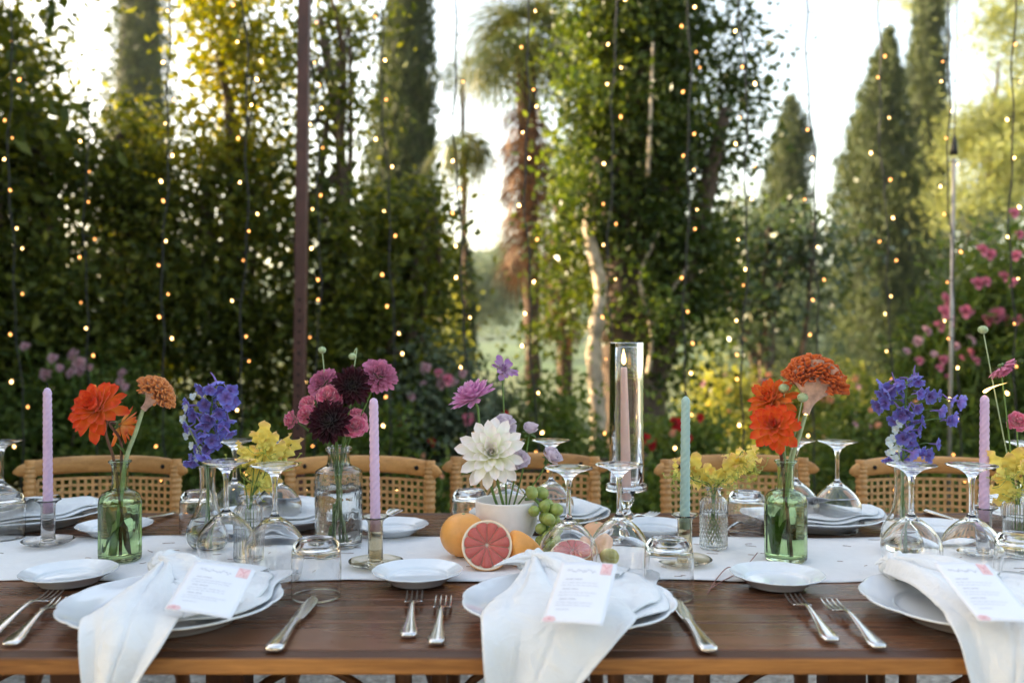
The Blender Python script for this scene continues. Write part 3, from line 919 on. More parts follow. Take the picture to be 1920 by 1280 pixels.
# far settings: folded napkin mounds with a card lying on them
def far_setting(px, d, label_n, label_c, rz, seed):
    rng = random.Random(seed)
    t = thing('napkin', label_n, 'napkin', put(px, d), rz, 'knotted white napkins')
    q = [rng.uniform(0, 6) for _ in range(4)]
    for k in range(2):
        def f(u, v, k=k):
            a = R(-150 + 230 * u + 20 * k)
            rad = (.138 - .012 * k) * (1 + .14 * math.sin(3 * a + q[0]) * .5 + .18 * math.exp(-((math.degrees(a) + 130) / 16) ** 2))
            r = rad * v
            return (r * math.cos(a), r * math.sin(a), .0335 + .005 * k + .003 * math.sin(6 * a + q[1]) * v + .016 * math.exp(-(v / .4) ** 2))
        solid(ob('cloth_layer', mesh('cloth_layer', *grid(f, 50, 14)), M['linen_white'], t), .0012)
    V, F = sphere(1, 32, 20); W = []
    for x, y, z in V:
        th = math.atan2(z, y); k = 1 + .12 * math.sin(5 * th + 6 * x + q[2]) + .08 * math.sin(3 * th - 4 * x)
        W.append((x * .038 * k, y * .022 * k, z * .020 * k))
    ob('knot', mesh('knot', W, F), M['linen_white'], t, loc=(-.055, .02, .058), rot=(0, .2, .7))
    c = thing('menu_card', label_c, 'menu card', put(px, d) + Vector((.012, -.035, .062)), 0, 'menu cards', rot=(R(-9), R(3), rz + R(12)))
    pc = ob('paper', mesh('paper', *grid(lambda u, v: ((u - .5) * .085, (v - .5) * .14, .004 * (2 * u - 1) ** 2), 8, 8)), M['paper'], c); solid(pc, .0005)
    ob('pink_seal', mesh('pink_seal', [(.020, -.065, .0032), (.038, -.065, .0046), (.038, -.040, .0046), (.020, -.040, .0032)], [(0, 1, 2, 3)], False), M['pink_print'], c)
far_setting(58, 1.93, 'white napkin on the plate at far left', 'white menu card on the far-left plate', .5, 1)
far_setting(528, 1.93, 'white napkin on the far plate left of the pressed bottle', 'white menu card on the far plate left of the pressed bottle', .2, 2)
far_setting(1012, 1.93, 'white napkin on the far plate behind the bowl', 'white menu card on the far plate behind the grapes', .1, 3)
far_setting(1522, 1.92, 'white napkin on the far plate behind the right green bottle', 'white menu card on the far plate behind the right green bottle', -.1, 4)
far_setting(1985, 1.92, 'white napkin on the far plate at the right edge', 'white menu card on the far plate at the right edge', .3, 5)

# ------------------------------------------------------------------ vases
RZ = .0045
def shell(outer, th, bottom, n=64, rf=None):
    """glass vessel: closed outer profile (bottom to lip) with an inner wall"""
    inner = [(max(r - th, .002), z) for r, z in outer if z >= bottom]
    inner = [(0, bottom)] + [(inner[0][0] * .9, bottom + .0006)] + inner[1:]
    lip = outer[-1]
    prof = [(0, .0015), (outer[0][0] * .8, .0010)] + outer + [((lip[0] * 2 - th) / 2, lip[1] + th * .35)] + inner[::-1]
    return lathe(prof, n, rf)
def body_of(profile, level, th, bottom, rf=None, n=48):
    pr = [(max(r - th + .0003, .002), z) for r, z in profile if bottom + .0002 < z <= level]
    top = pr[-1][0]
    return lathe([(0, bottom + .0003), (pr[0][0] * .9, bottom + .0004)] + pr + [(top, level), (top * .96, level - .0006), (0, level - .0006)], n, rf)

def facets(k, sharp=1.0, rmin=.030):
    def rf(t, r, z):
        if r < rmin: return r
        s = 2 * PI / k
        q = (t % s) - s / 2
        f = math.cos(s / 2) / math.cos(q)
        return r * (1 + (f - 1) * sharp + .015)
    return rf

def green_bottle(px, d, label):
    t = thing('green_bottle', label, 'bottle vase', put(px, d, RZ), .15, 'green glass bottle vases')
    out = smoothprof([(.0335, .0005), (.0362, .004), (.0368, .012), (.0368, .060), (.0368, .100)], 4)[:-1] + smoothprof([(.0368, .100), (.0350, .1125), (.0270, .1215), (.0170, .1260), (.0146, .1320), (.0142, .150), (.0146, .168), (.0190, .1740), (.0200, .1765)], 5)
    rf = facets(12, .9)
    ob('glass_body', mesh('glass_body', *shell(out, .0026, .007, 72, rf)), M['glass_green'], t)
    ob('water', mesh('water', *body_of(out, .101, .0026, .007, rf, 72)), M['water_green'], t)
    return t
green_bottle(225, 1.600, 'green glass bottle with orange-red dahlias at left')
green_bottle(1473, 1.600, 'green glass bottle with orange dahlias and cockscomb at right')

def pressed_bottle():
    t = thing('pressed_glass_bottle', 'clear square-shouldered pressed glass bottle of pink and burgundy flowers', 'bottle vase', put(635, 1.715, RZ), .2)
    out = smoothprof([(.0410, .0005), (.0440, .004), (.0445, .012), (.0445, .08), (.0445, .136)], 4)[:-1] + smoothprof([(.0445, .136), (.0430, .1425), (.0330, .1490), (.0240, .1535), (.0215, .159), (.0205, .170), (.0210, .1790), (.0250, .1815), (.0252, .1865), (.0225, .1885)], 4)
    # embossed band of leaves and beads
    def rf(th, r, z):
        if r < .040: return r
        if .015 < z < .125:
            e = math.sin((z - .015) / .11 * PI) ** .3
            a = math.sin(8 * th) * math.sin(70 * z + 3 * math.sin(4 * th)) + .6 * math.sin(22 * th + 150 * z) * math.sin(22 * th - 150 * z)
            return r + .0009 * e * a
        return r
    dense = []
    for (r, z), (r2, z2) in zip(out[:-1], out[1:]):
        k = max(1, int(abs(z2 - z) / .0022))
        dense += [(r + (r2 - r) * i / k, z + (z2 - z) * i / k) for i in range(k)]
    dense.append(out[-1])
    sm = shell(dense, .0032, .008, 120, lambda th, r, z: rf(th, r, z) if r > .0425 else r)
    ob('glass_body', mesh('glass_body', *sm), M['glass'], t)
    ob('water', mesh('water', *body_of(out, .112, .0032, .008)), M['water'], t)
pressed_bottle()

def bud_vase(px, d, label):
    t = thing('bud_vase', label, 'vase', put(px, d, RZ), 0, 'clear bud vases')
    out = smoothprof([(.0200, .0005), (.0270, .003), (.0360, .015), (.0385, .030), (.0345, .048), (.0255, .064), (.0185, .080), (.0150, .100), (.0138, .125), (.0148, .146), (.0160, .1545)], 6)
    rib = lambda th, r, z: r * (1 + .010 * math.sin(12 * th + 60 * z) * max(0, min(1, (r - .014) / .01)))
    ob('glass_body', mesh('glass_body', *shell(out, .0020, .006, 72, rib)), M['glass'], t)
    ob('water', mesh('water', *body_of(out, .058, .0020, .006)), M['water'], t)
bud_vase(389, 1.690, 'clear teardrop bud vase of blue delphinium at left')
bud_vase(1692, 1.660, 'clear teardrop bud vase of blue delphinium at right')

def small_vase(px, d, label, rf, name, th=.0022, n=192):
    t = thing(name, label, 'vase', put(px, d, RZ), 0)
    base = smoothprof([(.0225, .0005), (.0248, .003), (.0252, .010), (.0252, .085)], 3)[:-1]
    dense = []
    for (r, z), (r2, z2) in zip(base[:-1], base[1:]):
        k = max(1, int(abs(z2 - z) / .0012)); dense += [(r + (r2 - r) * i / k, z + (z2 - z) * i / k) for i in range(k)]
    out = dense + smoothprof([(.0252, .085), (.0246, .0905), (.0200, .0965), (.0150, .1000), (.0132, .1050), (.0135, .1110), (.0175, .1145), (.0178, .1160)], 4)
    plain = out
    inner = [(max(r - th, .002), z) for r, z in plain if z >= .006]
    prof_o = [(0, .0015), (.018, .001)] + out + [(.0165, .1166)]
    Vo, Fo = lathe(prof_o, n, rf)
    mb = MB(); mb.add((Vo, Fo))
    ip = [(0, .006), (inner[0][0] * .9, .0066)] + inner[1:]
    # join inner wall to the outer lip
    full = prof_o + ip[::-1]
    no = len(prof_o)
    V, F = lathe(full, n, lambda t_, r, z: r)
    V2, _ = lathe(prof_o, n, rf)
    V[:len(V2)] = V2
    ob('glass_body', mesh('glass_body', V, F), M['glass'], t)
    ob('water', mesh('water', *body_of(plain, .07, th, .006)), M['water'], t)
ribs = lambda t, r, z: r + (.0007 * math.sin(30 * t) if r > .022 else 0)
def quilt(t, r, z):
    if r < .022 or z > .09 or z < .004: return r
    a = abs(math.sin(12 * t + 230 * z)); b = abs(math.sin(12 * t - 230 * z))
    return r + .0017 * (min(a, b) - .4)
small_vase(466, 1.600, 'small ribbed clear vase of yellow lilies at left', ribs, 'ribbed_vase')
small_vase(1338, 1.690, 'small clear vase quilted with diamonds behind the sage candle', quilt, 'quilted_vase')
small_vase(1910, 1.640, 'small ribbed clear vase of yellow lilies at the right edge', ribs, 'ribbed_vase')

bw = thing('ceramic_bowl', 'round blush ceramic bowl holding white dahlias', 'bowl', put(950, 1.690, RZ))
bo = smoothprof([(.0260, .0), (.0300, .0015), (.0330, .006), (.0470, .022), (.0560, .045), (.0590, .070), (.0588, .0905)], 6)
bi = smoothprof([(.0558, .0910), (.0560, .070), (.0525, .046), (.0420, .024), (.028, .012), (0, .010)], 6)
ob('bowl_body', mesh('bowl_body', *lathe([(0, .002), (.022, .002)] + bo + [(.0574, .0922)] + bi, 72)), M['ceramic'], bw)

# ------------------------------------------------------------------ candles
def twist_mesh(L, r0, r1, lobes=4, pitch=.045):
    n, m = 40, int(L / .0028)
    V, F = [], []
    for j in range(m + 1):
        z = L * j / m
        k = z / L
        rr = r0 + (r1 - r0) * k
        end = 1.0
        if L - z < .012: end = max(.04, math.sqrt(max(0, 1 - (1 - (L - z) / .012) ** 2)))
        amp = min(1, z / .02) * .20
        for i in range(n):
            t = 2 * PI * i / n
            c = abs(math.cos(lobes / 2 * (t - 2 * PI * z / pitch / 1.0))) ** .8
            V.append((rr * end * (1 - amp + amp * c) * math.cos(t), rr * end * (1 - amp + amp * c) * math.sin(t), z))
    for j in range(m):
        for i in range(n):
            F.append((j * n + i, j * n + (i + 1) % n, (j + 1) * n + (i + 1) % n, (j + 1) * n + i))
    F.append(tuple(range(n - 1, -1, -1))); F.append(tuple(m * n + i for i in range(n)))
    return V, F
def flame_parts(par, z, s=1.0, lean=0.0):
    pr = [(0, 0), (.0028, .0025), (.0040, .007), (.0036, .013), (.0022, .020), (.0008, .026), (0, .0285)]
    V, F = lathe(smoothprof(pr, 4), 16)
    V = [((x + lean * zz * zz / .02) * s, y * s, zz * s * (1 - .45 * min(1, abs(lean)))) for x, y, zz in V]
    ob('flame', mesh('flame', V, F), M['flame_core'], par, loc=(0, 0, z))
def holder(px, d, label, gm):
    t = thing('candle_holder', label, 'candle holder', put(px, d, RZ), px * .3, 'saucer-based glass candle holders')
    wav = lambda th, r, z: r * (1 + .02 * math.sin(5 * th + 1) * max(0, min(1, (r - .02) / .02)) * (1 if z < .03 else 0))
    prof = [(0, .0012), (.020, .0010), (.030, .0022), (.042, .0065), (.0470, .0098), (.0474, .0106), (.0466, .0112), (.041, .0086), (.030, .0048), (.018, .0042), (.0150, .0056), (.0134, .0090), (.0130, .020), (.0129, .050), (.0130, .074), (.0140, .0790), (.0185, .0835), (.0232, .0862), (.0237, .0870), (.0228, .0874), (.0170, .0846), (.0130, .0806), (.0114, .0760), (.0112, .060), (.0112, .012), (.0100, .0085), (0, .0082)]
    ob('glass_stand', mesh('glass_stand', *lathe(prof, 64, wav)), gm, t)
    return t
def twist_candle(px, d, label, mat, top_py, lit=False, z0=.062, tilt=0.0):
    p = put(px, d, RZ + z0)
    L = EYE - (top_py - 640) * d / FPX - p.z
    t = thing('twisted_candle', label, 'candle', p, px * 1.1, 'twisted taper candles', rot=(0, R(tilt), 0))
    ob('wax', mesh('wax', *twist_mesh(L, .0094, .0080)), mat, t)
    ob('wick', mesh('wick', *tube(curve([(0, 0, L - .002), (.0006, 0, L + .004), (-.0022, .001, L + .0085)], 3), .0009, 6)), M['wick'], t)
    if lit: flame_parts(t, L + .003, 1.15, .9)
holder(90, 1.715, 'grey glass candle holder under the leftmost lilac candle', M['glass_grey'])
twist_candle(90, 1.715, 'leftmost twisted lilac candle, unlit', M['lilac_wax'], 726, tilt=-.3)
holder(704, 1.552, 'amber glass candle holder under the middle lilac candle', M['glass_smoke'])
twist_candle(704, 1.552, 'twisted lilac candle right of the pink bouquet, unlit', M['lilac_wax'], 745, tilt=-.8)
holder(1284, 1.570, 'amber glass candle holder under the sage candle', M['glass_smoke'])
twist_candle(1284, 1.570, 'twisted sage green candle, unlit', M['sage_wax'], 742, tilt=.4)
holder(1845, 1.640, 'grey glass candle holder under the lit lilac candle', M['glass_grey'])
twist_candle(1845, 1.640, 'rightmost twisted lilac candle with a flickering flame', M['lilac_wax'], 740, lit=True, tilt=.3)

hp = put(1175, 1.85, .0008)
hs = thing('glass_candlestick', 'tall clear glass lantern stand with cylinder shade', 'candlestick', hp)
stp = smoothprof([(.0385, .0010), (.0395, .004), (.030, .0075), (.014, .013), (.0085, .020), (.0145, .029), (.0150, .036), (.0085, .044), (.0075, .050), (.0120, .058), (.0155, .068), (.0158, .0800), (.0180, .0850), (.0395, .0865), (.0425, .0885), (.0430, .0950), (.0420, .0985)], 5)
sti = [(.0405, .0985), (.0402, .0930), (.0370, .0905), (.0200, .0900), (.0126, .0880), (.0120, .072), (.0105, .0655), (0, .065)]
ob('stand', mesh('stand', *lathe([(0, .003), (.025, .0015)] + stp + sti, 64)), M['glass'], hs)
cyp = [(.0345, .0915), (.0345, .200), (.0345, .300), (.0345, .3900), (.03485, .3908), (.0352, .3900), (.0353, .300), (.0353, .200), (.0353, .0915), (.0349, .0910)]
V, F = lathe(cyp + [cyp[0]], 72)
ob('cylinder_shade', mesh('cylinder_shade', V, F), M['glass'], hs)
tc = thing('taper_candle', 'smooth pink taper candle burning inside the glass cylinder', 'candle', hp + Vector((-.001, 0, .0662)), rot=(0, R(-1.0), 0))
ob('wax', mesh('wax', *lathe([(0, 0), (.0098, 0), (.0108, .010), (.0104, .08), (.0088, .18), (.0070, .255), (.0066, .272), (.0058, .276), (0, .2755)], 32)), M['pink_wax'], tc)
ob('wick', mesh('wick', *tube([(0, 0, .274), (.0005, 0, .280), (.0016, 0, .284)], .0010, 6)), M['wick'], tc)
flame_parts(tc, .281, 1.25)

# ------------------------------------------------------------------ fruit
def half_fruit(name, label, cat, loc, axis, rad, flesh=True, group='cut grapefruit'):
    t = thing(name, label, cat, (0, 0, 0), 0, group)
    t.matrix_world = frame(loc, axis)
    prof = [(0, -rad)] + [(rad * math.sin(PI / 2 * k / 12), -rad * math.cos(PI / 2 * k / 12)) for k in range(1, 13)] + [(rad * .985, .0008)]
    ob('rind', mesh('rind', *lathe(prof, 40)), M['rind'], t)
    ob('pith', mesh('pith', *lathe([(rad * .985, .0008), (rad * .97, .0013), (rad * .93, .0014), (rad * .905, .0012), (rad * .89, -.0004), (0, -.001)], 40)), M['pith'], t)
    ns = 11
    for k in range(ns):
        a0 = 2 * PI * k / ns + .014; a1 = 2 * PI * (k + 1) / ns - .014
        am = (a0 + a1) / 2
        ri, ro = rad * .04, rad * .895
        V = [(ri * math.cos(am), ri * math.sin(am))]
        for q in range(7):
            a = a0 + (a1 - a0) * q / 6
            rr = ro * (1 - .07 * abs(2 * q / 6 - 1) ** 3) * (1 + .01 * math.sin(k * 3))
            V.append((rr * math.cos(a), rr * math.sin(a)))
        top = [(x, y, .0016) for x, y in V]; inn = [(x * .96 + .04 * math.cos(am) * ro * .6, y * .96 + .04 * math.sin(am) * ro * .6, .0022) for x, y in V]
        m_ = len(V)
        F = [tuple(range(m_, 2 * m_))] + [(i, (i + 1) % m_, m_ + (i + 1) % m_, m_ + i) for i in range(m_)]
        ob('segment', mesh('segment', top + inn, F), M['flesh'], t)
    return t
def whole_fruit(name, label, cat, px, d, rad, sz=.93, mat=None):
    t = thing(name, label, cat, put(px, d, RZ))
    V, F = sphere(rad, 40, 26, 1, 1, sz, (0, 0, rad * sz))
    V = [(x, y, z - .0025 * math.exp(-((x * x + y * y) / (rad * .25) ** 2)) * (1 if z > rad else 0)) for x, y, z in V]
    b = ob('rind', mesh('rind', V, F), mat or M['rind'], t)
    ob('stem_end', mesh('stem_end', *sphere(.0035, 10, 6, 1, 1, .5, (0, 0, 2 * rad * sz - .0022))), M['stem_pale'], t)
    t.rotation_euler = (0, 0, .4)
    return t
whole_fruit('grapefruit', 'whole pink-orange grapefruit beside the blush bowl', 'grapefruit', 869, 1.625, .0425)
half_fruit('grapefruit_half', 'halved grapefruit facing forward with red flesh', 'grapefruit', put(913, 1.540, RZ + .040), (.02, -1, .50), .0440)
half_fruit('grapefruit_half', 'halved grapefruit lying cut side up seen through the wine glass', 'grapefruit', put(1074, 1.560, RZ + .031), (-.12, -.42, .9), .0395)
half_fruit('orange_half', 'orange half resting cut side away behind the napkin knot', 'orange', put(990, 1.570, RZ + .030), (.62, .50, .60), .0400, group='cut orange')
whole_fruit('peach_fruit', 'peach-coloured fruit behind the pair of centre wine glasses', 'fruit', 1118, 1.655, .0300, .95, simple('peach skin', (.78, .42, .24), .6, .2, 25))
whole_fruit('green_fig', 'small yellow-green fruit behind the centre wine glass', 'fruit', 1142, 1.555, .0175, 1.0, simple('yellow green skin', (.46, .40, .10), .5, .2, 40))

gb = thing('grape_bunch', 'bunch of green grapes spilling over the bowl rim', 'grapes', put(1010, 1.655, RZ))
rng = random.Random(12)
gm_ = mesh('grape', *sphere(.0118, 16, 12, 1, 1, 1.22)); gm_.materials.append(M['grape'])
gpath = curve([(-.024, .026, .094), (-.006, .010, .096), (.006, -.002, .080), (.014, -.012, .060), (.016, -.016, .030), (.014, -.022, .012)], 6)
ob('stalk', mesh('stalk', *tube(gpath, [.0032 - .0015 * i / len(gpath) for i in range(len(gpath))], 8)), M['stem'], gb)
gpos = []
tries = 0
while len(gpos) < 17 and tries < 4000:
    tries += 1
    s = rng.random(); c = gpath[int(s * (len(gpath) - 1))]
    p = c + Vector((rng.uniform(-1, 1), rng.uniform(-1, .8), rng.uniform(-1, .8))).normalized() * rng.uniform(.010, .026)
    bowl_c = put(950, 1.690, RZ) - put(1010, 1.655, RZ)
    if p.z < .0125: continue
    dxy = math.hypot(p.x - bowl_c.x, p.y - bowl_c.y)
    if .044 < dxy < .071 and p.z < .103: continue
    if dxy <= .046: continue
    if any((p - q).length < .0205 for q in gpos): continue
    gpos.append(p)
for p in gpos:
    M4 = frame(p, (rng.uniform(-1, 1), rng.uniform(-1, 1), rng.uniform(-1, 1)), scale=rng.uniform(.85, 1.1))
    ob('grape', gm_, None, gb, matrix=M4)
# ------------------------------------------------------------------ cut flowers
def petal_mesh(name, L, w, cup=.25, curl=.1, peak=.62, tip=.8, wave=0.0, nu=4, nv=7, notch=0.0, freq=3):
    V, al = [], []
    for j in range(nv + 1):
        v = j / nv
        sh = .30 + .70 * math.sin(PI / 2 * v / peak) if v < peak else max(0, 1 - ((v - peak) / (1 - peak)) ** 2.2) ** tip
        sh = max(sh, .06)
        for i in range(nu + 1):
            u = i / nu; s = 2 * u - 1
            x = s * w * sh
            y = L * v * (1 - notch * (1 - abs(s)) * (v > .95))
            z = cup * w * sh * s * s + curl * L * v * v + wave * math.sin(freq * PI * v + 1.0) * s
            V.append((x, y, z)); al.append(v)
    F = [(j * (nu + 1) + i, j * (nu + 1) + i + 1, (j + 1) * (nu + 1) + i + 1, (j + 1) * (nu + 1) + i) for j in range(nv) for i in range(nu)]
    m = mesh(name, V, F)
    a = m.attributes.new('along', 'FLOAT', 'POINT'); a.data.foreach_set('value', al)
    m['_al'] = 1
    return m
def mdata(m):
    V = np.zeros(len(m.vertices) * 3, np.float32); m.vertices.foreach_get('co', V); V = V.reshape(-1, 3)
    F = np.array([list(p.vertices) for p in m.polygons], np.int32)
    al = np.zeros(len(m.vertices), np.float32); m.attributes['along'].data.foreach_get('value', al)
    return V, F, al
def joined(name, tmpl, mats4, mat, parent, extra=None):
    V, F, al = mdata(tmpl)
    VV, FF, AA = [], [], []
    for k, m4 in enumerate(mats4):
        A = np.array(m4)
        VV.append(V @ A[:3, :3].T + A[:3, 3]); FF.append(F + k * len(V)); AA.append(al)
    m = mesh(name, np.vstack(VV), np.vstack(FF))
    a = m.attributes.new('along', 'FLOAT', 'POINT'); a.data.foreach_set('value', np.concatenate(AA))
    return ob(name, m, mat, parent)

def whorl(center, axis, n, a0, a1, s0, s1, rbase=.1, k=1.0, jit=.06, seed=1, R_=.05, f0=0.0, dome=.25, rollj=.25):
    """petal placements: golden-angle spiral, angle from the axis growing outwards (degrees)"""
    rng = random.Random(seed)
    ax = Vector(axis).normalized(); xh = ax.orthogonal().normalized(); yh = ax.cross(xh)
    out = []
    for i in range(n):
        f = f0 + (1 - f0) * (i + .5) / n
        th = i * 2.39996 + rng.uniform(-jit, jit) * 2
        ang = R(a0 + (a1 - a0) * f ** k) + rng.uniform(-jit, jit)
        rad = xh * math.cos(th) + yh * math.sin(th)
        d = ax * math.cos(ang) + rad * math.sin(ang)
        nrm = ax * math.sin(ang) - rad * math.cos(ang)
        s = (s0 + (s1 - s0) * f ** .6) * rng.uniform(1 - jit, 1 + jit)
        pos = Vector(center) + rad * (rbase * R_ * f) + ax * (dome * R_ * (1 - f * f) * .5)
        x = d.cross(nrm)
        m = Matrix((x, d, nrm)).transposed().to_4x4()
        m = Matrix.Translation(pos) @ m @ Matrix.Rotation(rng.uniform(-rollj, rollj), 4, 'Y') @ Matrix.Diagonal((s, s, s, 1))
        out.append(m)
    return out

def stem_tube(par, pts, r=.0022, mat='stem', name='stem', k=6):
    c = curve(pts, k)
    return ob(name, mesh(name, *tube(c, [r * (1.15 - .3 * i / len(c)) for i in range(len(c))], 8)), M[mat], par)

def flower(name, label, cat, base, group=None):
    return thing(name, label, cat, base, 0, group)

def leaf_blade(par, p, d, L, w, up=(0, 0, 1)):
    m = petal_mesh('leaf', L, w, .35, -.18, .5, .8)
    d = Vector(d).normalized(); u = Vector(up); x = d.cross(u).normalized(); n = x.cross(d)
    m4 = Matrix((x, d, n)).transposed().to_4x4(); m4.translation = Vector(p)
    return ob('leaf', m, M['leaf_cut'], par, matrix=m4)

VASE = {'gl': put(225, 1.600, RZ), 'gr': put(1473, 1.600, RZ), 'pb': put(635, 1.715, RZ), 'bl': put(389, 1.690, RZ), 'br': put(1692, 1.660, RZ),
        'rl': put(466, 1.600, RZ), 'qv': put(1338, 1.690, RZ), 'rr': put(1910, 1.640, RZ), 'bw': put(950, 1.690, RZ)}
NECK = {'gl': (.176, .009), 'gr': (.176, .009), 'pb': (.187, .014), 'bl': (.153, .008), 'br': (.153, .008), 'rl': (.115, .007), 'qv': (.115, .007), 'rr': (.115, .007), 'bw': (.091, .030)}
def stem_path(v, target, seed, foot=.010):
    """from the foot of the vase through its neck to the bloom, in the flower's local space (origin at the foot)"""
    rng = random.Random(seed * 7 + 1)
    b = VASE[v]; nz, nr = NECK[v]
    t = Vector(target) - b
    lean = Vector((t.x, t.y, 0)); L = lean.length or 1
    nx = lean * (min(nr, L * .35) / L)
    fx = Vector((-nx.x * 1.1 + rng.uniform(-.004, .004), -nx.y * 1.1 + rng.uniform(-.004, .004), foot))
    neck = Vector((nx.x + rng.uniform(-.002, .002), nx.y + rng.uniform(-.002, .002), nz))
    mid = neck.lerp(t, .5) + Vector((nx.x * .2, nx.y * .2, .004))
    return b, [fx, fx.lerp(neck, .5), neck, mid, t]

PM = {}
PM['orange'] = petalmat('orange-red dahlia petal', (.88, .40, .07), (.76, .12, .022), .28, edge=(.66, .032, .010), var=.5)
PM['orange2'] = petalmat('orange dahlia petal', (.86, .42, .10), (.76, .18, .028), .28, edge=(.64, .055, .012), var=.45)
PM['white'] = petalmat('blush white petal', (.80, .86, .42), (.93, .88, .83), .2, edge=(.92, .80, .78), var=.08)
PM['lilac'] = petalmat('lilac pink petal', (.74, .42, .60), (.62, .22, .47), .3, edge=(.72, .40, .60), var=.25)
PM['purple'] = petalmat('purple scabiosa petal', (.55, .42, .45), (.36, .13, .40), .3, var=.35)
PM['burg'] = petalmat('burgundy petal', (.020, .003, .006), (.055, .004, .012), .12, .45, var=.6)
PM['pinkc'] = petalmat('pink and cream petal', (.86, .68, .66), (.74, .13, .27), .28, edge=(.84, .42, .48), var=.4)
PM['scab'] = petalmat('rose pink scabiosa petal', (.42, .10, .18), (.62, .20, .34), .28, var=.4)
PM['rose'] = petalmat('lavender rose petal', (.70, .56, .64), (.80, .70, .77), .3, var=.12)
PM['blue'] = petalmat('delphinium petal', (.30, .18, .50), (.16, .16, .57), .3, edge=(.25, .29, .70), var=.45, island=False)
PM['yellow'] = petalmat('yellow lily petal', (.80, .74, .22), (.88, .68, .14), .3, edge=(.90, .58, .24), var=.2, island=False)
PM['comb'] = petalmat('cockscomb velvet', (.52, .11, .04), (.62, .125, .022), .1, .8, var=.35)
PM['tweedia'] = petalmat('pale blue white petal', (.75, .78, .70), (.55, .66, .72), .3, var=.2)
M['comb_side'] = simple('cockscomb underside', (.56, .36, .28), .8, .35, 60, .4, 240)
M['calyx'] = simple('calyx green', (.09, .15, .04), .55, .3, 60)
M['stamen'] = simple('stamen green', (.34, .38, .07), .5, .2, 60)

def dahlia(label, v, target, axis, rad, mat, n, tmpl, seed, a=(8, 100), s=(.35, 1.0), parts=True, stem='stem_red', group='dahlias', k=.9, core=True, rb=.12):
    b, path = stem_path(v, target, seed)
    t = flower('dahlia', label, 'flower', b, group)
    tl = Vector(target) - b; ax = Vector(axis).normalized()
    path[-1] = tl - ax * rad * .18
    path.insert(4, path[-1] - ax * .012 + Vector((0, 0, -.006)))
    stem_tube(t, path, .0026, stem)
    bl = ob('bloom', mesh('bloom', *sphere(rad * .15, 16, 10, 1, 1, 1, tuple(tl + ax * rad * .10))), CORE.get(mat, PM[mat]), t)
    mats = whorl(tl, ax, n, a[0], a[1], s[0], s[1], rb, k, .07, seed, rad, dome=.15)
    if parts:
        for m4 in mats: ob('petal', tmpl, None, bl, matrix=m4)
    else:
        o = joined('petal_mass', tmpl, mats, PM[mat], bl); o['kind'] = 'stuff'
    cal = MB()
    for q in range(7):
        pass
    for m4 in whorl(tl - ax * rad * .12, ax, 7, 95, 120, 1, 1, .05, 1, .1, seed + 50, rad):
        ob('sepal', SEPAL, None, t, matrix=m4 @ Matrix.Diagonal((rad / .05, rad / .05, rad / .05, 1)))
    return t
CORE = {'white': simple('dahlia heart', (.66, .70, .34), .6, .15, 300), 'orange': simple('dahlia heart', (.62, .16, .03), .6, .2, 300), 'orange2': simple('dahlia heart', (.66, .24, .05), .6, .2, 300)}
SEPAL = petal_mesh('sepal', .018, .005, .4, .1, .4, .9, nu=2, nv=4); SEPAL.materials.append(M['calyx'])
P_or = petal_mesh('petal', .0530, .0112, .50, .06, .66, .50); P_or.materials.append(PM['orange'])
P_or2 = petal_mesh('petal', .0440, .0072, .55, .10, .62, .62); P_or2.materials.append(PM['orange2'])
P_wh = petal_mesh('petal', .0630, .0112, .50, .10, .64, .55); P_wh.materials.append(PM['white'])
P_li = petal_mesh('petal', .0440, .0070, .40, .10, .66, .6); P_li.materials.append(PM['lilac'])
P_bu = petal_mesh('petal', .0330, .0054, .75, .25, .62, .6, nu=4, nv=5)
P_pk = petal_mesh('petal', .0195, .0082, .3, .22, .74, .45, nu=5, nv=6, wave=.0022, freq=4)
P_sc = petal_mesh('petal', .0120, .0035, .5, .25, .7, .5, nu=2, nv=4, wave=.0006)
P_ro = petal_mesh('petal', .0200, .0105, .55, .10, .66, .5, nu=5, nv=6, wave=.0010)
# the small dahlia templates are sized for their bloom: scale inside whorl stays near one
dahlia('large orange-red dahlia facing the lens in the left green bottle', 'gl', pix(186, 768, 1.575), (-.28, -.80, .55), .052, 'orange', 72, P_or, 3, (0, 112), (.30, 1.0), k=1.1)
dahlia('orange-red dahlia turned away behind the large one at left', 'gl', pix(224, 796, 1.640), (.55, .45, -.35), .038, 'orange', 26, P_or2, 5, (15, 95), (.5, .95))
dahlia('pale orange dahlia at the upper left of the right green bottle', 'gr', pix(1448, 752, 1.62), (-.62, -.52, .58), .044, 'orange2', 76, P_or2, 7, (0, 110), (.36, 1.05), k=1.1)
dahlia('deep orange dahlia hanging low in the right green bottle', 'gr', pix(1452, 800, 1.575), (-.30, -.78, .42), .042, 'orange', 60, P_or, 9, (0, 116), (.28, .86), k=1.1)
dahlia('large blush white dahlia facing the lens in the bowl', 'bw', pix(922, 850, 1.630), (-.06, -.94, .30), .062, 'white', 56, P_wh, 11, (0, 108), (.26, .97), stem='stem', k=1.05)
dahlia('lilac pink dahlia seen from the side above the bowl', 'bw', pix(888, 748, 1.68), (-.42, -.28, .88), .044, 'lilac', 70, P_li, 13, (4, 98), (.5, 1.0), stem='stem')
dahlia('upper dark burgundy dahlia in the pressed glass bottle', 'pb', pix(660, 722, 1.70), (.10, -.95, .22), .034, 'burg', 110, P_bu, 15, (4, 118), (.45, .98), parts=False, stem='stem', rb=.25)
dahlia('lower dark burgundy dahlia in the pressed glass bottle', 'pb', pix(618, 789, 1.665), (-.10, -.90, .30), .037, 'burg', 120, P_bu, 17, (4, 118), (.50, 1.10), parts=False, stem='stem', rb=.25)

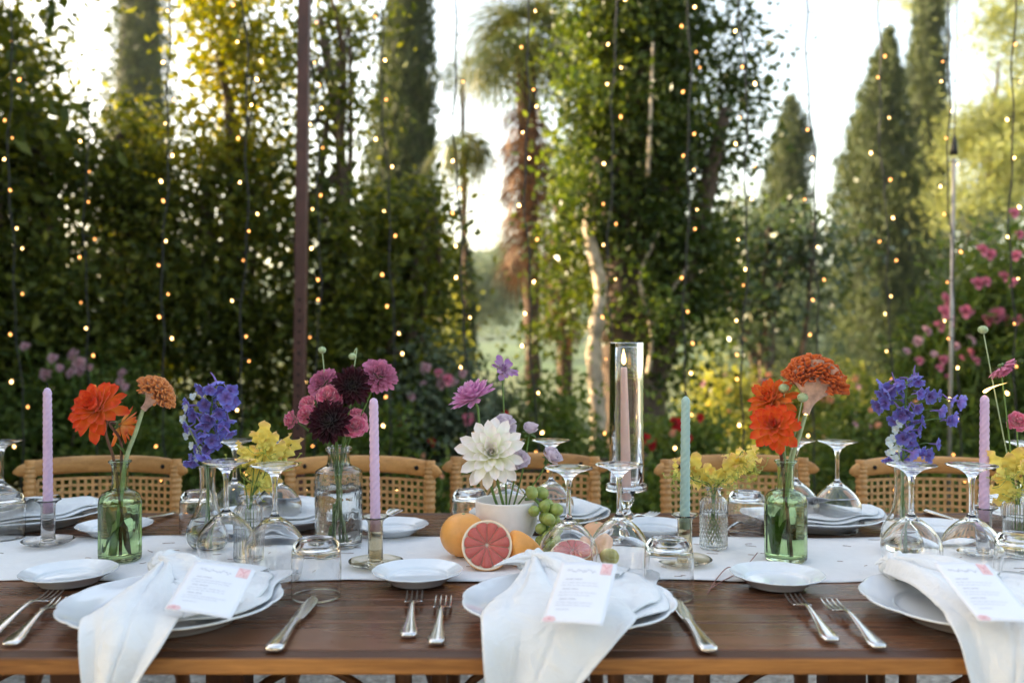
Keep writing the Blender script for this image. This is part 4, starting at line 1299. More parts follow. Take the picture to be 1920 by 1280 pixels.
def pom(name, label, v, target, axis, rad, mat, tmpl, n, seed, a=(5, 110), s=(.5, 1.0), stem='stem', group=None, base=None, k=.8, rb=.15):
    if v:
        b, path = stem_path(v, target, seed)
    else:
        b = Vector(base); path = [Vector((0, 0, 0)), (Vector(target) - b) * .5 + Vector((0, 0, .01)), Vector(target) - b]
    t = flower(name, label, 'flower', b, group)
    tl = Vector(target) - b; ax = Vector(axis).normalized()
    path[-1] = tl - ax * rad * .3
    stem_tube(t, path, .0016, stem)
    mats = whorl(tl - ax * rad * .25, ax, n, a[0], a[1], s[0], s[1], rb, k, .09, seed, rad, dome=.5)
    bl = ob('calyx', mesh('calyx', *sphere(rad * .28, 12, 8, 1, 1, .8, tuple(tl - ax * rad * .3))), M['calyx'], t)
    o = joined('bloom', tmpl, mats, PM[mat], t)
    for m4 in whorl(tl - ax * rad * .3, ax, 5, 88, 115, 1, 1, .05, 1, .12, seed + 9, rad):
        ob('sepal', SEPAL, None, t, matrix=m4 @ Matrix.Diagonal((.8, .8, .8, 1)))
    return t
GP = 'pink blooms in the pressed bottle'
pom('scabiosa', 'pink pincushion scabiosa highest right in the pressed bottle', 'pb', pix(710, 700, 1.72), (.25, -.75, .55), .0255, 'scab', P_sc, 110, 21, (0, 125), (1.0, 1.55), group=GP, rb=.9)
pom('scabiosa', 'pink pincushion scabiosa left of the upper burgundy dahlia', 'pb', pix(604, 716, 1.73), (-.3, -.7, .5), .0230, 'scab', P_sc, 90, 22, (0, 125), (1.0, 1.45), group=GP, rb=.9)
pom('carnation', 'pink frilled carnation under the upper burgundy dahlia', 'pb', pix(618, 744, 1.69), (-.1, -.8, .5), .024, 'pinkc', P_pk, 42, 23, (5, 105), (.8, 1.25), group=GP)
pom('carnation', 'pink and cream carnation at the left of the bouquet', 'pb', pix(578, 760, 1.70), (-.5, -.7, .4), .019, 'pinkc', P_pk, 30, 24, (5, 100), (.7, 1.0), group=GP)
pom('carnation', 'pink and cream carnation drooping furthest left of the bouquet', 'pb', pix(548, 787, 1.70), (-.8, -.5, .1), .017, 'pinkc', P_pk, 26, 25, (5, 100), (.7, .95), group=GP)
pom('carnation', 'cream-edged carnation between the burgundy dahlias at left', 'pb', pix(574, 776, 1.68), (-.3, -.8, .2), .016, 'pinkc', P_pk, 26, 26, (5, 100), (.6, .9), group=GP)
pom('carnation', 'deep pink carnation low at right above the bottle neck', 'pb', pix(666, 799, 1.68), (.2, -.8, .4), .0215, 'pinkc', P_pk, 36, 27, (5, 105), (.75, 1.1), group=GP)
pom('carnation', 'pale pink carnation behind the lilac candle tip', 'pb', pix(670, 783, 1.72), (.4, -.5, .6), .019, 'pinkc', P_pk, 30, 28, (5, 100), (.7, 1.05), group=GP)
GR = 'lavender roses in the bowl'
pom('rose', 'lavender rose highest behind the white dahlia', 'bw', pix(944, 799, 1.675), (.05, -.45, .85), .026, 'rose', P_ro, 24, 31, (4, 78), (.85, 1.30), group=GR, k=1.1)
pom('rose', 'small pale lavender rose right of the highest rose', 'bw', pix(994, 808, 1.69), (.25, -.3, .9), .020, 'rose', P_ro, 18, 32, (4, 62), (.75, 1.05), group=GR, k=1.2)
pom('rose', 'lavender rose against the right side of the white dahlia', 'bw', pix(971, 863, 1.645), (.15, -.85, .4), .024, 'rose', P_ro, 24, 33, (3, 84), (.7, 1.15), group=GR, k=1.1)
pom('rose', 'lavender rose leaning out furthest right of the bowl', 'bw', pix(1031, 858, 1.665), (.45, -.35, .75), .024, 'rose', P_ro, 22, 34, (4, 74), (.75, 1.20), group=GR, k=1.1)
pom('scabiosa', 'purple scabiosa highest above the bowl', 'bw', pix(944, 694, 1.70), (.35, -.55, .65), .020, 'purple', P_sc, 40, 35, (0, 60), (.6, .8), rb=.5)
_ps = bpy.data.objects[-1] if False else None
P_pp = petal_mesh('petal', .0270, .0055, .4, .15, .7, .55, wave=.001); P_pp.materials.append(PM['purple'])
_t = [o for o in bpy.data.objects if o.get('label') == 'purple scabiosa highest above the bowl'][0]
for m4 in whorl(pix(944, 694, 1.70) - VASE['bw'], (.35, -.55, .65), 13, 78, 92, .85, 1.1, .1, 1, .12, 77, .02): ob('petal', P_pp, None, _t, matrix=m4)

# seed pods and buds
def bud(label, v, target, rad, seed, name='flower_bud', spiky=True, droop=None, group='buds and seed heads'):
    b, path = stem_path(v, target, seed)
    t = flower(name, label, 'flower bud', b, group)
    tl = Vector(target) - b
    if droop: path.insert(4, tl + Vector(droop))
    stem_tube(t, path, .0013, 'stem_pale')
    ob('pod', mesh('pod', *sphere(rad, 14, 10, 1, 1, .85, tuple(tl))), M['stem_pale'], t)
    if spiky:
        for q, m4 in enumerate(whorl(tl, (0, -.2, 1), 12, 20, 120, .4, .55, .2, 1, .2, seed, rad)): ob('bract', SEPAL, None, t, matrix=m4 @ Matrix.Diagonal((.8, .95, 1, 1)))
bud('spiky green seed head standing tallest above the pressed bottle', 'pb', pix(604, 656, 1.74), .008, 41, 'seed_head')
bud('spiky green seed head on a curling stem above the burgundy dahlia', 'pb', pix(661, 668, 1.74), .008, 42, 'seed_head', droop=(.008, 0, .012))
bud('round green dahlia bud left of the cockscomb', 'gr', pix(1470, 728, 1.60), .010, 43)
bud('round green dahlia bud in front of the cockscomb', 'gr', pix(1505, 745, 1.57), .0095, 44)

# delphiniums
def floret_mesh():
    tm = petal_mesh('petal', .0140, .0056, .55, .22, .58, .6, nu=4, nv=5, wave=.0014, freq=4)
    V, F, al = mdata(tm)
    VV, FF, AA = [], [], []
    for k in range(5):
        a = 2 * PI * k / 5
        m4 = np.array(Matrix.Rotation(a, 4, 'Z') @ Matrix.Rotation(R(10), 4, 'X'))
        VV.append(V @ m4[:3, :3].T); FF.append(F + len(V) * k); AA.append(al)
    n0 = sum(len(x) for x in VV)
    sv, sf = tube(curve([(0, 0, .001), (.0012, .001, -.008), (.003, .004, -.016)], 3), [.0022, .0020, .0018, .0014, .0012, .0009, .0006], 4)
    # spur has quads plus caps: keep the quads only
    sf = [f for f in sf if len(f) == 4][:-2]
    VV.append(np.array([tuple(v) for v in sv], np.float32)); FF.append(np.array(sf, np.int32) + n0); AA.append(np.full(len(sv), .25, np.float32))
    n1 = n0 + len(sv)
    for k in range(4):
        a = 2 * PI * k / 4 + .4
        m4 = np.array(Matrix.Rotation(a, 4, 'Z') @ Matrix.Rotation(R(55), 4, 'X') @ Matrix.Diagonal((.42, .42, .42, 1)))
        VV.append(V @ m4[:3, :3].T + np.array((0, 0, .001))); FF.append(F + n1 + len(V) * k); AA.append(np.zeros(len(V), np.float32))
    m = mesh('floret', np.vstack(VV).astype(np.float32), np.vstack(FF).astype(np.int32))
    a = m.attributes.new('along', 'FLOAT', 'POINT'); a.data.foreach_set('value', np.concatenate(AA).astype(np.float32))
    m.materials.append(PM['blue'])
    return m
FLO = floret_mesh()
def delphinium(label, v, d, spine, spots, seed):
    rng = random.Random(seed)
    b = VASE[v]
    t = flower('delphinium', label, 'flower', b, 'delphiniums')
    sp = [pix(*p, d) - b for p in spine]
    main = [Vector((.004, 0, .010)), Vector((0, 0, NECK[v][0]))] + sp
    stem_tube(t, main, .0022)
    spots = list(spots) + [(q[0] + rng.uniform(-16, 16), q[1] + rng.uniform(-14, 14)) for q in rng.sample(spots, 13)]
    for (px, py) in spots:
        c = pix(px, py, d + rng.uniform(-.028, .022)) - b
        near = min((p for p in curve(main[1:], 8)), key=lambda p: (p - c).length + abs(p.z - c.z + .012))
        ax = Vector(((c.x - near.x) * 16 + rng.uniform(-.6, .6), -.6 + rng.uniform(-.5, .7), -.25 + rng.uniform(-.6, .4)))
        fl = ob('floret', FLO, None, t, matrix=frame(c, ax, scale=rng.uniform(.92, 1.30), roll=rng.uniform(0, 6)))
        ob('pedicel', mesh('pedicel', *tube(curve([near, near.lerp(c, .6) + Vector((0, 0, .006)), c - ax.normalized() * .012], 3), .0007, 5)), M['stem'], t)
delphinium('blue delphinium spike in the left bud vase', 'bl', 1.665, [(392, 850), (394, 790), (402, 715)],
    [(405, 714), (430, 734), (380, 728), (425, 757), (355, 760), (366, 778), (385, 758), (402, 742), (418, 775), (434, 752), (376, 792), (395, 782), (410, 797), (428, 786), (366, 808), (353, 800), (384, 812), (399, 822), (386, 838), (407, 830), (372, 842), (358, 864), (367, 856), (390, 852), (414, 735), (398, 765), (408, 812), (380, 822), (420, 800)], 2)
delphinium('branching blue delphinium in the right bud vase', 'br', 1.650, [(1694, 850), (1696, 790), (1700, 715)],
    [(1680, 716), (1705, 710), (1692, 730), (1722, 714), (1654, 738), (1668, 746), (1650, 760), (1690, 750), (1732, 736), (1757, 740), (1783, 750), (1714, 770), (1680, 786), (1762, 770), (1726, 790), (1777, 788), (1700, 800), (1720, 806), (1693, 820), (1706, 828), (1755, 832), (1680, 850), (1710, 848), (1736, 853), (1724, 842), (1692, 862), (1700, 772), (1686, 765), (1712, 788), (1706, 815), (1670, 730), (1742, 742)], 6)
# pale blue tweedia tucked beside each delphinium
def tweedia(label, v, d, spots, seed):
    rng = random.Random(seed); b = VASE[v]
    t = flower('tweedia', label, 'flower', b, 'tweedia sprigs')
    stem_tube(t, [Vector((-.004, 0, .012)), Vector((-.003, -.002, NECK[v][0])), pix(*spots[len(spots) // 2], d) - b, pix(*spots[-1], d) - b], .0015, 'stem_pale')
    tm = petal_mesh('petal', .0085, .0036, .3, .15, .55, .6, nu=2, nv=4)
    for p in spots:
        c = pix(*p, d + rng.uniform(-.012, .012)) - b
        joined('bloom', tm, whorl(c, (rng.uniform(-.6, .2), -.8, rng.uniform(-.2, .6)), 5, 55, 75, .9, 1.2, .1, 1, .1, seed + p[0], .008), PM['tweedia'], t)
tweedia('white and pale blue tweedia sprig left of the left delphinium', 'bl', 1.66, [(372, 860), (362, 835), (350, 818), (345, 785), (352, 765), (362, 745), (376, 845)], 4)
tweedia('white and pale blue tweedia sprig left of the right delphinium', 'br', 1.64, [(1678, 862), (1664, 852), (1668, 836), (1662, 826), (1676, 822), (1680, 805), (1684, 795), (1672, 842), (1686, 838)], 5)

# yellow gloriosa lilies with reflexed wavy petals
P_ye = petal_mesh('petal', .0450, .0112, .22, .26, .55, .55, wave=.0052, nu=6, nv=16, freq=6); P_ye.materials.append(PM['yellow'])
def lily(label, v, target, axis, seed, s=1.0, ang=(118, 150)):
    b, path = stem_path(v, target, seed)
    rng = random.Random(seed)
    t = flower('gloriosa_lily', label, 'flower', b, 'yellow lilies')
    tl = Vector(target) - b; ax = Vector(axis).normalized()
    path.insert(4, tl - ax * .02 + Vector((0, 0, .004)))
    stem_tube(t, path, .0012)
    for m4 in whorl(tl, ax, 6, ang[0], ang[1], s, s * 1.1, .25, 1, .16, seed, .02, dome=0): 
        ob('petal', P_ye, None, t, matrix=m4)
    mb = MB()
    for q in range(6):
        a = 2 * PI * q / 6 + rng.random()
        d = Vector((math.cos(a), math.sin(a), 0)); d = (d - ax * d.dot(ax)).normalized()
        p0 = tl + ax * .004; p1 = p0 + d * .016 + ax * .012; p2 = p0 + d * .032 + ax * .008
        o = ob('stamen', mesh('stamen', *tube(curve([p0, p1, p2], 3), .0006, 5)), M['stamen'], t)
        ob('anther', mesh('anther', *sphere(.0011, 8, 6, 3.0, 1, 1, tuple(p2))), M['stamen'], o)
    ob('ovary', mesh('ovary', *sphere(.0035, 10, 8, 1, 1, 1.5, tuple(tl + ax * .004))), M['stamen'], t)
def lilies(v, d, data, where, seed):
    for k, (px, py, ax, s, say) in enumerate(data):
        lily('yellow gloriosa lily %s %s' % (say, where), v, pix(px, py, d + random.Random(seed + k).uniform(-.03, .03)), ax, seed + k, s)
lilies('rl', 1.60, [(497, 842, (-.2, -.5, -.8), 1.0, 'highest'), (455, 868, (-.6, -.5, -.5), .85, 'leaning left'), (530, 862, (.6, -.5, -.5), .95, 'leaning right'), (486, 905, (-.1, -.8, -.4), .95, 'lowest, below the glass foot'), (512, 868, (.2, -.6, -.7), .9, 'in the middle'), (478, 862, (-.2, .4, -.8), .8, 'at the back')], 'in the left ribbed vase', 60)
lilies('qv', 1.69, [(1300, 895, (-.5, -.5, -.6), 1.0, 'nearest the sage candle'), (1345, 900, (-.1, -.7, -.6), .95, 'in the middle'), (1378, 893, (.2, -.6, -.6), .9, 'right of the middle'), (1392, 868, (.1, .3, -.9), .8, 'highest at right'), (1412, 876, (.7, -.3, -.5), .8, 'furthest right'), (1268, 890, (-.8, -.2, -.4), .65, 'furthest left, left of the candle')], 'in the quilted vase', 70)
lilies('rr', 1.63, [(1890, 892, (-.4, -.6, -.6), .95, 'leaning left'), (1908, 925, (-.1, -.8, -.5), 1.0, 'lowest'), (1925, 885, (.3, -.5, -.7), .9, 'at the frame edge')], 'in the right ribbed vase', 80)

# cockscomb
def cockscomb(label, v, base, up, width, height, thick, crest_mat, seed, spread=70, xh=(1, 0, 0)):
    b, path = stem_path(v, base, seed)
    t = flower('cockscomb', label, 'flower', b, 'cockscombs')
    rng = random.Random(seed)
    B = Vector(base) - b
    stem_tube(t, path, .0042, 'stem_pale')
    z = Vector(up).normalized(); x = Vector(xh); x = (x - z * x.dot(z)).normalized(); y = z.cross(x)
    A = R(spread)
    ph = [rng.uniform(0, 6) for _ in range(6)]
    def rim(u):
        r = height * (1 - .10 * u * u + .035 * math.sin(3 * u + ph[0]))
        return x * (math.sin(A * u) * width * .5 / math.sin(A) ) + z * (r * (math.cos(A * u) * .55 + .45))
    nrm_in = lambda u: (x * math.sin(A * u) + z * math.cos(A * u)).normalized()
    # fan body
    def f(uu, vv):
        a = 2 * PI * uu
        u = math.cos(a); s = math.sin(a)
        q_ = rim(u * .97); p = x * (q_.dot(x) * (.05 + .95 * vv ** 2.0)) + z * (q_.dot(z) * (.03 + .97 * vv ** .85))
        w = (.0055 + thick * vv ** 1.5)
        rib = 1 + .22 * math.sin(11 * u + ph[1]) * vv ** 2 + .08 * math.sin(27 * u + ph[2]) * vv
        return tuple(B + Vector(p) + y * (s * w * rib) + x * (.0042 * u * (1 - vv)))
    ob('fan', mesh('fan', *grid(f, 64, 16)), M['comb_side'], t)
    # ruffled crest: tight meandering ribbons along the rim
    def dome(uu, ss):
        u = -1.02 + 2.04 * uu; s = -1 + 2 * ss
        p = rim(max(-1, min(1, u)))
        return tuple(B + p * .965 - nrm_in(u) * (.24 * abs(s) ** 1.6 * height) + y * (math.copysign(abs(s) ** .7, s) * thick * 1.18))
    cm = mesh('crest', *grid(dome, 60, 14))
    ca = cm.attributes.new('along', 'FLOAT', 'POINT'); ca.data.foreach_set('value', [.3] * len(cm.vertices))
    crest = ob('crest', cm, crest_mat, t)
    ns = 13
    for si in range(ns):
        s = -1 + 2 * si / (ns - 1)
        sink = .26 * abs(s) ** 1.6 * height
        pf = rng.uniform(0, 6); fr = rng.uniform(30, 38)
        V, F, al = [], [], []
        nn = 150
        for i in range(nn + 1):
            u = -1 + 2 * i / nn
            p = rim(u)
            nrm = (nrm_in(u) * math.sqrt(max(.05, 1 - s * s * .9)) + y * s).normalized()
            tang = (x * math.cos(A * u) - z * math.sin(A * u)).normalized()
            dome = math.sqrt(max(.04, 1 - (s * .92) ** 2))
            wob = math.sin(fr * u * width / .09 + pf)
            c = B + p * .97 - nrm_in(u) * (sink * (1 + .25 * math.sin(9 * u + pf))) + y * (math.copysign(abs(s) ** .7, s) * thick * 1.25 + .0042 * wob) + tang * (.0022 * math.cos(fr * 2 * u + pf))
            h0 = -.003; h1 = .0035 + .009 * dome * (.75 + .25 * math.sin(fr * .7 * u + pf * 2))
            flare = y * (.0032 * wob + .002 * s)
            V.append(tuple(c + nrm * h0)); al.append(0)
            V.append(tuple(c + nrm * (h0 + h1) * .6 + flare * .5)); al.append(.5)
            V.append(tuple(c + nrm * h1 + flare * 1.5)); al.append(1)
        for i in range(nn):
            for q in range(2):
                F.append((i * 3 + q, i * 3 + q + 1, (i + 1) * 3 + q + 1, (i + 1) * 3 + q))
        m = mesh('ruffle', V, F); a_ = m.attributes.new('along', 'FLOAT', 'POINT'); a_.data.foreach_set('value', al)
        solid(ob('ruffle', m, crest_mat, crest), .0016)
    return t
cockscomb('large orange crested cockscomb in the right green bottle', 'gr', pix(1510, 778, 1.60), (.26, -.05, .95), .104, .104, .020, PM['comb'], 5, 74)
PM['comb2'] = petalmat('pale cockscomb velvet', (.62, .34, .22), (.66, .22, .06), .1, .8, var=.3)
cockscomb('small pale orange cockscomb behind the dahlia at left', 'gl', pix(268, 768, 1.615), (.62, -.05, .72), .062, .058, .010, PM['comb2'], 9, 62)

# far-right sprays
pom('scabiosa', 'rose pink scabiosa hanging near the right edge', 'rr', pix(1880, 690, 1.64), (.5, -.3, -.7), .018, 'scab', P_sc, 60, 51, (0, 100), (.9, 1.5), rb=.7)
pom('carnation', 'pink carnation cut by the right edge', 'rr', pix(1908, 790, 1.64), (-.1, -.8, .4), .018, 'pinkc', P_pk, 28, 52, (5, 100), (.7, 1.0))
bud('spiky green seed head highest near the right edge', 'rr', pix(1843, 618, 1.66), .009, 55, 'seed_head')
# leaves inside and above the green bottles
def leaves_on(label, v, data):
    t = flower('cut_leaf_sprig', label, 'leaf sprig', VASE[v], 'leaf sprigs')
    for p, d, L, w in data: leaf_blade(t, p, d, L, w)
leaves_on('green leaf blades under water in the left green bottle', 'gl', [((-.020, -.010, .012), (.28, .1, 1), .075, .010), ((-.008, .004, .03), (-.1, .1, 1), .07, .009), ((.006, .01, .180), (-.35, -.2, 1), .034, .010)])
leaves_on('green leaf blades under water in the right green bottle', 'gr', [((-.018, -.006, .012), (.1, .1, 1), .085, .011), ((-.006, .012, .02), (-.12, 0, 1), .07, .009), ((.002, .012, .175), (-.30, .2, 1), .04, .013)])

# fallen needles and petals scattered over cloth and wood
rng = random.Random(77)
mb = MB()
for k in range(150):
    x = rng.uniform(-1.25, 1.25); y = rng.choice([rng.uniform(1.15, 1.46), rng.uniform(1.48, 1.78), rng.uniform(1.48, 1.78)])
    a = rng.gauss(0, .5); L = rng.uniform(.004, .013)
    d = Vector((math.cos(a), math.sin(a), 0)); c = Vector((x, y, TZ + (.0052 if y > 1.47 else .0012)))
    mb.add(tube(curve([c - d * L, c + Vector((0, rng.uniform(-.003, .003), 0)), c + d * L], 2), .00045, 4))
o = mb.build('fallen_needle_litter', simple('dry needle', (.20, .09, .06), .8, .3, 90)); props(o, 'fallen dry needles scattered over cloth and wood', 'litter', kind='stuff')
td = thing('dry_tendril', 'thin curling pink-brown tendril lying by the small right plate', 'tendril', (0, 0, 0))
pp = [put(1326, dz(1110), .002), put(1345, dz(1085), .006), put(1365, dz(1072), .012), put(1382, dz(1076), .010), put(1378, dz(1080), .006), put(1400, dz(1064), .008), put(1420, dz(1044), .012)]
ob('strand', mesh('strand', *tube(curve(pp, 6), .0009, 6)), simple('tendril', (.36, .17, .14), .7, .2, 50), td)
ob('strand', mesh('strand', *tube(curve([put(1376, dz(1080), .006), put(1352, dz(1090), .004), put(1335, dz(1100), .003)], 5), .0008, 6)), simple('tendril', (.36, .17, .14), .7, .2, 50), td)
# ------------------------------------------------------------------ garden behind the table
def leaf_arrays(P, L, W, rng, up=.25, out=None, fold=.35, flat=0.0):
    """one folded leaf (two triangles) at every point"""
    n = len(P)
    d = rng.normal(size=(n, 3)); d[:, 2] += up
    if out is not None: d += out
    d /= np.linalg.norm(d, axis=1, keepdims=True)
    nr = rng.normal(size=(n, 3)); nr[:, 2] += flat
    s = np.cross(d, nr); s /= (np.linalg.norm(s, axis=1, keepdims=True) + 1e-9)
    nn = np.cross(s, d)
    k = rng.uniform(.65, 1.25, (n, 1))
    Lk, Wk = L * k, W * k
    b = P; t = P + d * Lk
    mid = P + d * Lk * .45
    l = mid - s * Wk + nn * Wk * fold; r = mid + s * Wk + nn * Wk * fold
    V = np.stack([b, l, t, r], 1).reshape(-1, 3)
    i = np.arange(n) * 4
    F = np.stack([np.stack([i, i + 1, i + 2], 1), np.stack([i, i + 2, i + 3], 1)], 1).reshape(-1, 3)
    return V, F

def foliage(name, P, L, W, mat, parent, seed, **k):
    rng = np.random.default_rng(seed)
    V, F = leaf_arrays(np.asarray(P), L, W, rng, **k)
    o = ob(name, mesh(name, V, F, False), mat, parent)
    o['kind'] = 'stuff'
    return o

def clumps(blobs, base, seed, per=60, sig=.13, depth=.45, dens=1.0):
    """blobs: (px, py, d, rx_px, ry_px, clump count). Leaf points in the thing's own space"""
    rng = np.random.default_rng(seed)
    pts = []; cen = []
    for px, py, d, rx, ry, n in blobs:
        n = int(n * dens)
        u = rng.normal(size=(n, 3)); u /= np.linalg.norm(u, axis=1, keepdims=True); u *= rng.uniform(0, 1, (n, 1)) ** .45
        c = np.array(pix(px, py, d))
        k = d / FPX
        C = c + u * np.array((rx * k, depth, ry * k))
        for q in C:
            m = max(6, int(rng.normal(per, per * .35)))
            s = sig * rng.uniform(.6, 1.3)
            g = rng.normal(size=(m, 3)) * np.array((s, s, s * .75))
            pts.append(q + g); cen.append(q)
    P = np.vstack(pts) - np.array(base)
    P = P[P[:, 2] > .03]
    return P, [Vector(c) - Vector(base) for c in cen]

def limbs(par, base_pts, cen, seed, mat, r0=.05, nl=9, name='limb'):
    rng = random.Random(seed)
    tops = sorted(cen, key=lambda c: -c.z)
    for k in range(nl):
        c = tops[int(rng.random() ** 1.3 * len(tops) * .8)]
        s = base_pts[min(len(base_pts) - 1, 1 + int(rng.random() * (len(base_pts) - 1)))]
        mid = s.lerp(c, .5) + Vector((rng.uniform(-.1, .1), rng.uniform(-.1, .1), .08))
        pts = curve([s, mid, c], 5)
        ob(name, mesh(name, *tube(pts, [r0 * (.55 - .45 * i / len(pts)) for i in range(len(pts))], 6)), mat, par)

M['bark'] = simple('brown bark', (.085, .055, .038), .9, .45, 18, .9, 40)
M['bark_red'] = simple('reddish peeling bark', (.20, .070, .032), .85, .5, 14, 1.0, 30)
M['bark_pale'] = simple('pale sunlit bark', (.46, .36, .26), .85, .45, 16, 1.0, 34)  # light peeling bark, brightened further to carry the sun in its colour
M['bark_palm'] = simple('shaggy palm bark', (.060, .034, .022), .95, .5, 22, 1.0, 50)
LM = {}
LM['laurel'] = leafmat('laurel leaf', [(0, (.012, .020, .005)), (.4, (.054, .074, .014)), (.75, (.14, .155, .027)), (1, (.29, .25, .036))], .40, (1.8, 1.65, .38), .40)
LM['golden'] = leafmat('sunlit laurel leaf', [(0, (.06, .080, .012)), (.5, (.14, .155, .020)), (1, (.30, .25, .03))], .48, (1.8, 1.6, .35), .4)  # laurel leaf with the yellow of sunlight put into its colour
LM['ivy'] = leafmat('ivy leaf', [(0, (.012, .024, .007)), (.45, (.036, .060, .013)), (.8, (.072, .095, .020)), (1, (.17, .17, .035))], .28, (1.9, 1.75, .42), .3)
LM['camellia'] = leafmat('dark glossy leaf', [(0, (0.015, 0.030, 0.015)), (.6, (0.042, 0.066, 0.030)), (1, (0.090, 0.112, 0.045))], .25, (1.8, 1.8, .6), .28, .6)
LM['cypress'] = leafmat('cypress scale leaf', [(0, (.016, .028, .013)), (.5, (.046, .068, .030)), (1, (.105, .125, .048))], .18, (1.7, 1.5, .5), .6)
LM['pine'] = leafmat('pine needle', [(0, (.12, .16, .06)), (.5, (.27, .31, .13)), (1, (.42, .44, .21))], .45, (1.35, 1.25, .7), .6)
LM['grey'] = leafmat('grey green leaf', [(0, (0.054, 0.078, 0.046)), (.6, (0.114, 0.144, 0.090)), (1, (0.192, 0.216, 0.132))], .25, (1.5, 1.5, .8), .6)
LM['bush'] = leafmat('garden bush leaf', [(0, (.030, .058, .013)), (.5, (.080, .125, .028)), (1, (.19, .22, .055))], .38, (1.8, 1.7, .5), .45)
LM['sunbush'] = leafmat('sunny bush leaf', [(0, (.08, .10, .025)), (.5, (.20, .22, .06)), (1, (.38, .34, .10))], .42, (1.6, 1.5, .5), .5)  # yellowish leaf of its own, lightened more in place of sunlight
LM['palm'] = leafmat('palm blade', [(0, (0.026, 0.044, 0.016)), (.6, (0.065, 0.086, 0.026)), (1, (0.130, 0.130, 0.039))], .3, (1.9, 1.6, .5), .4)
LM['dead'] = leafmat('dry palm blade', [(0, (.03, .014, .008)), (.6, (.085, .040, .019)), (1, (.17, .085, .038))], .22, (1.3, 1.1, .7), .7)

def tree(name, label, cat, px, d, blobs, seed, mat, per=60, sig=.13, depth=.45, L=.062, W=.017, trunk=.06, top=2.2, bark='bark', group=None, nl=9, crown='crown', up=.2, extra=None, dens=1.0):
    base = Vector(((px - 960) * d / FPX, d, 0))
    t = thing(name, label, cat, base, 0, group)
    rng = random.Random(seed)
    tp = curve([(0, 0, -.05), (rng.uniform(-.08, .08), rng.uniform(-.08, .08), top * .35), (rng.uniform(-.12, .12), rng.uniform(-.1, .1), top * .7), (rng.uniform(-.18, .18), 0, top)], 5)
    ob('trunk', mesh('trunk', *tube(tp, [trunk * (1.15 - .85 * i / len(tp)) for i in range(len(tp))], 10)), M[bark], t)
    P, cen = clumps(blobs, base, seed, per, sig, depth, dens)
    foliage(crown, P, L, W, mat, t, seed, up=up)
    if nl: limbs(t, tp, cen, seed, M[bark], trunk, nl)
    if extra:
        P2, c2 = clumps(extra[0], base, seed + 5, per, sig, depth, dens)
        foliage('sunlit_crown', P2, L, W, extra[1], t, seed + 5, up=up)  # extra clumps in a lighter leaf colour that stands in for sun
    return t
GTREE = 'leafy laurel trees of the left hedge'
T1 = tree('laurel_tree', 'dark leafy laurel tree at the left edge with lacy top', 'tree', 60, 5.6,
     [(-20, 560, 5.6, 190, 250, 150), (120, 640, 5.5, 150, 220, 95), (-30, 850, 5.4, 220, 170, 80), (150, 840, 5.4, 120, 150, 45), (20, 300, 5.7, 150, 120, 55), (110, 330, 5.7, 90, 110, 28), (20, 120, 5.7, 85, 130, 26), (-60, 80, 5.7, 90, 150, 26), (-230, 500, 5.7, 150, 430, 120)], 11, LM['laurel'], top=2.6, group=GTREE, nl=14)
tree('laurel_tree', 'dark laurel tree in front of the left cypress', 'tree', 255, 5.9,
     [(260, 560, 5.9, 110, 250, 95), (255, 350, 5.9, 75, 120, 34), (265, 830, 5.8, 110, 160, 50), (245, 240, 5.9, 50, 50, 7)], 12, LM['laurel'], top=2.3, group=GTREE)
tree('laurel_tree', 'laurel tree with yellow sunlit leaves left of the steel post', 'tree', 440, 5.8,
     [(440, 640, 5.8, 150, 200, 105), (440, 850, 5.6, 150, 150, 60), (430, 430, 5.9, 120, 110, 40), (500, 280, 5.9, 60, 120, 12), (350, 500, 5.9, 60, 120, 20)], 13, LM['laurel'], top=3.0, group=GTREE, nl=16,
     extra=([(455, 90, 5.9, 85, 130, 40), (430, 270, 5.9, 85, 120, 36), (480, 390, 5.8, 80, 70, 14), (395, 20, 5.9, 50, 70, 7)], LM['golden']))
tree('laurel_tree', 'lacy laurel tree right of the steel post against the sky', 'tree', 625, 5.7,
     [(630, 560, 5.7, 110, 170, 70), (640, 830, 5.6, 120, 190, 70), (620, 50, 5.7, 75, 90, 20), (645, 190, 5.7, 60, 80, 11), (590, 300, 5.7, 45, 60, 8), (640, 400, 5.7, 90, 50, 17), (570, 160, 5.7, 40, 90, 6)], 14, LM['laurel'], top=3.2, group=GTREE, nl=14, per=46)
tree('laurel_tree', 'dense laurel tree in front of the middle cypress', 'tree', 755, 5.2,
     [(745, 500, 5.2, 80, 130, 44), (730, 640, 5.2, 100, 150, 55), (715, 850, 5.1, 110, 150, 52), (770, 410, 5.2, 55, 50, 9)], 15, LM['laurel'], top=2.0, group=GTREE)
# unseen laurel copies added past the left edge to shade the table
for (x, y, rz, sc, say) in ((-3.9, 3.4, 35, 1.45, 'nearest'), (-5.0, 4.6, 200, 1.6, 'next'), (-3.8, 2.2, 110, 1.4, 'shortest'), (-6.2, 5.6, 80, 1.75, 'tallest'), (-5.6, 3.3, 260, 1.7, 'second row'), (-7.0, 4.6, 20, 1.8, 'furthest')):
    c_ = copy_tree(T1, (x, y, 0), R(rz), 'unseen laurel tree added to shade the table, %s' % say)
    c_.scale = (sc, sc, sc)

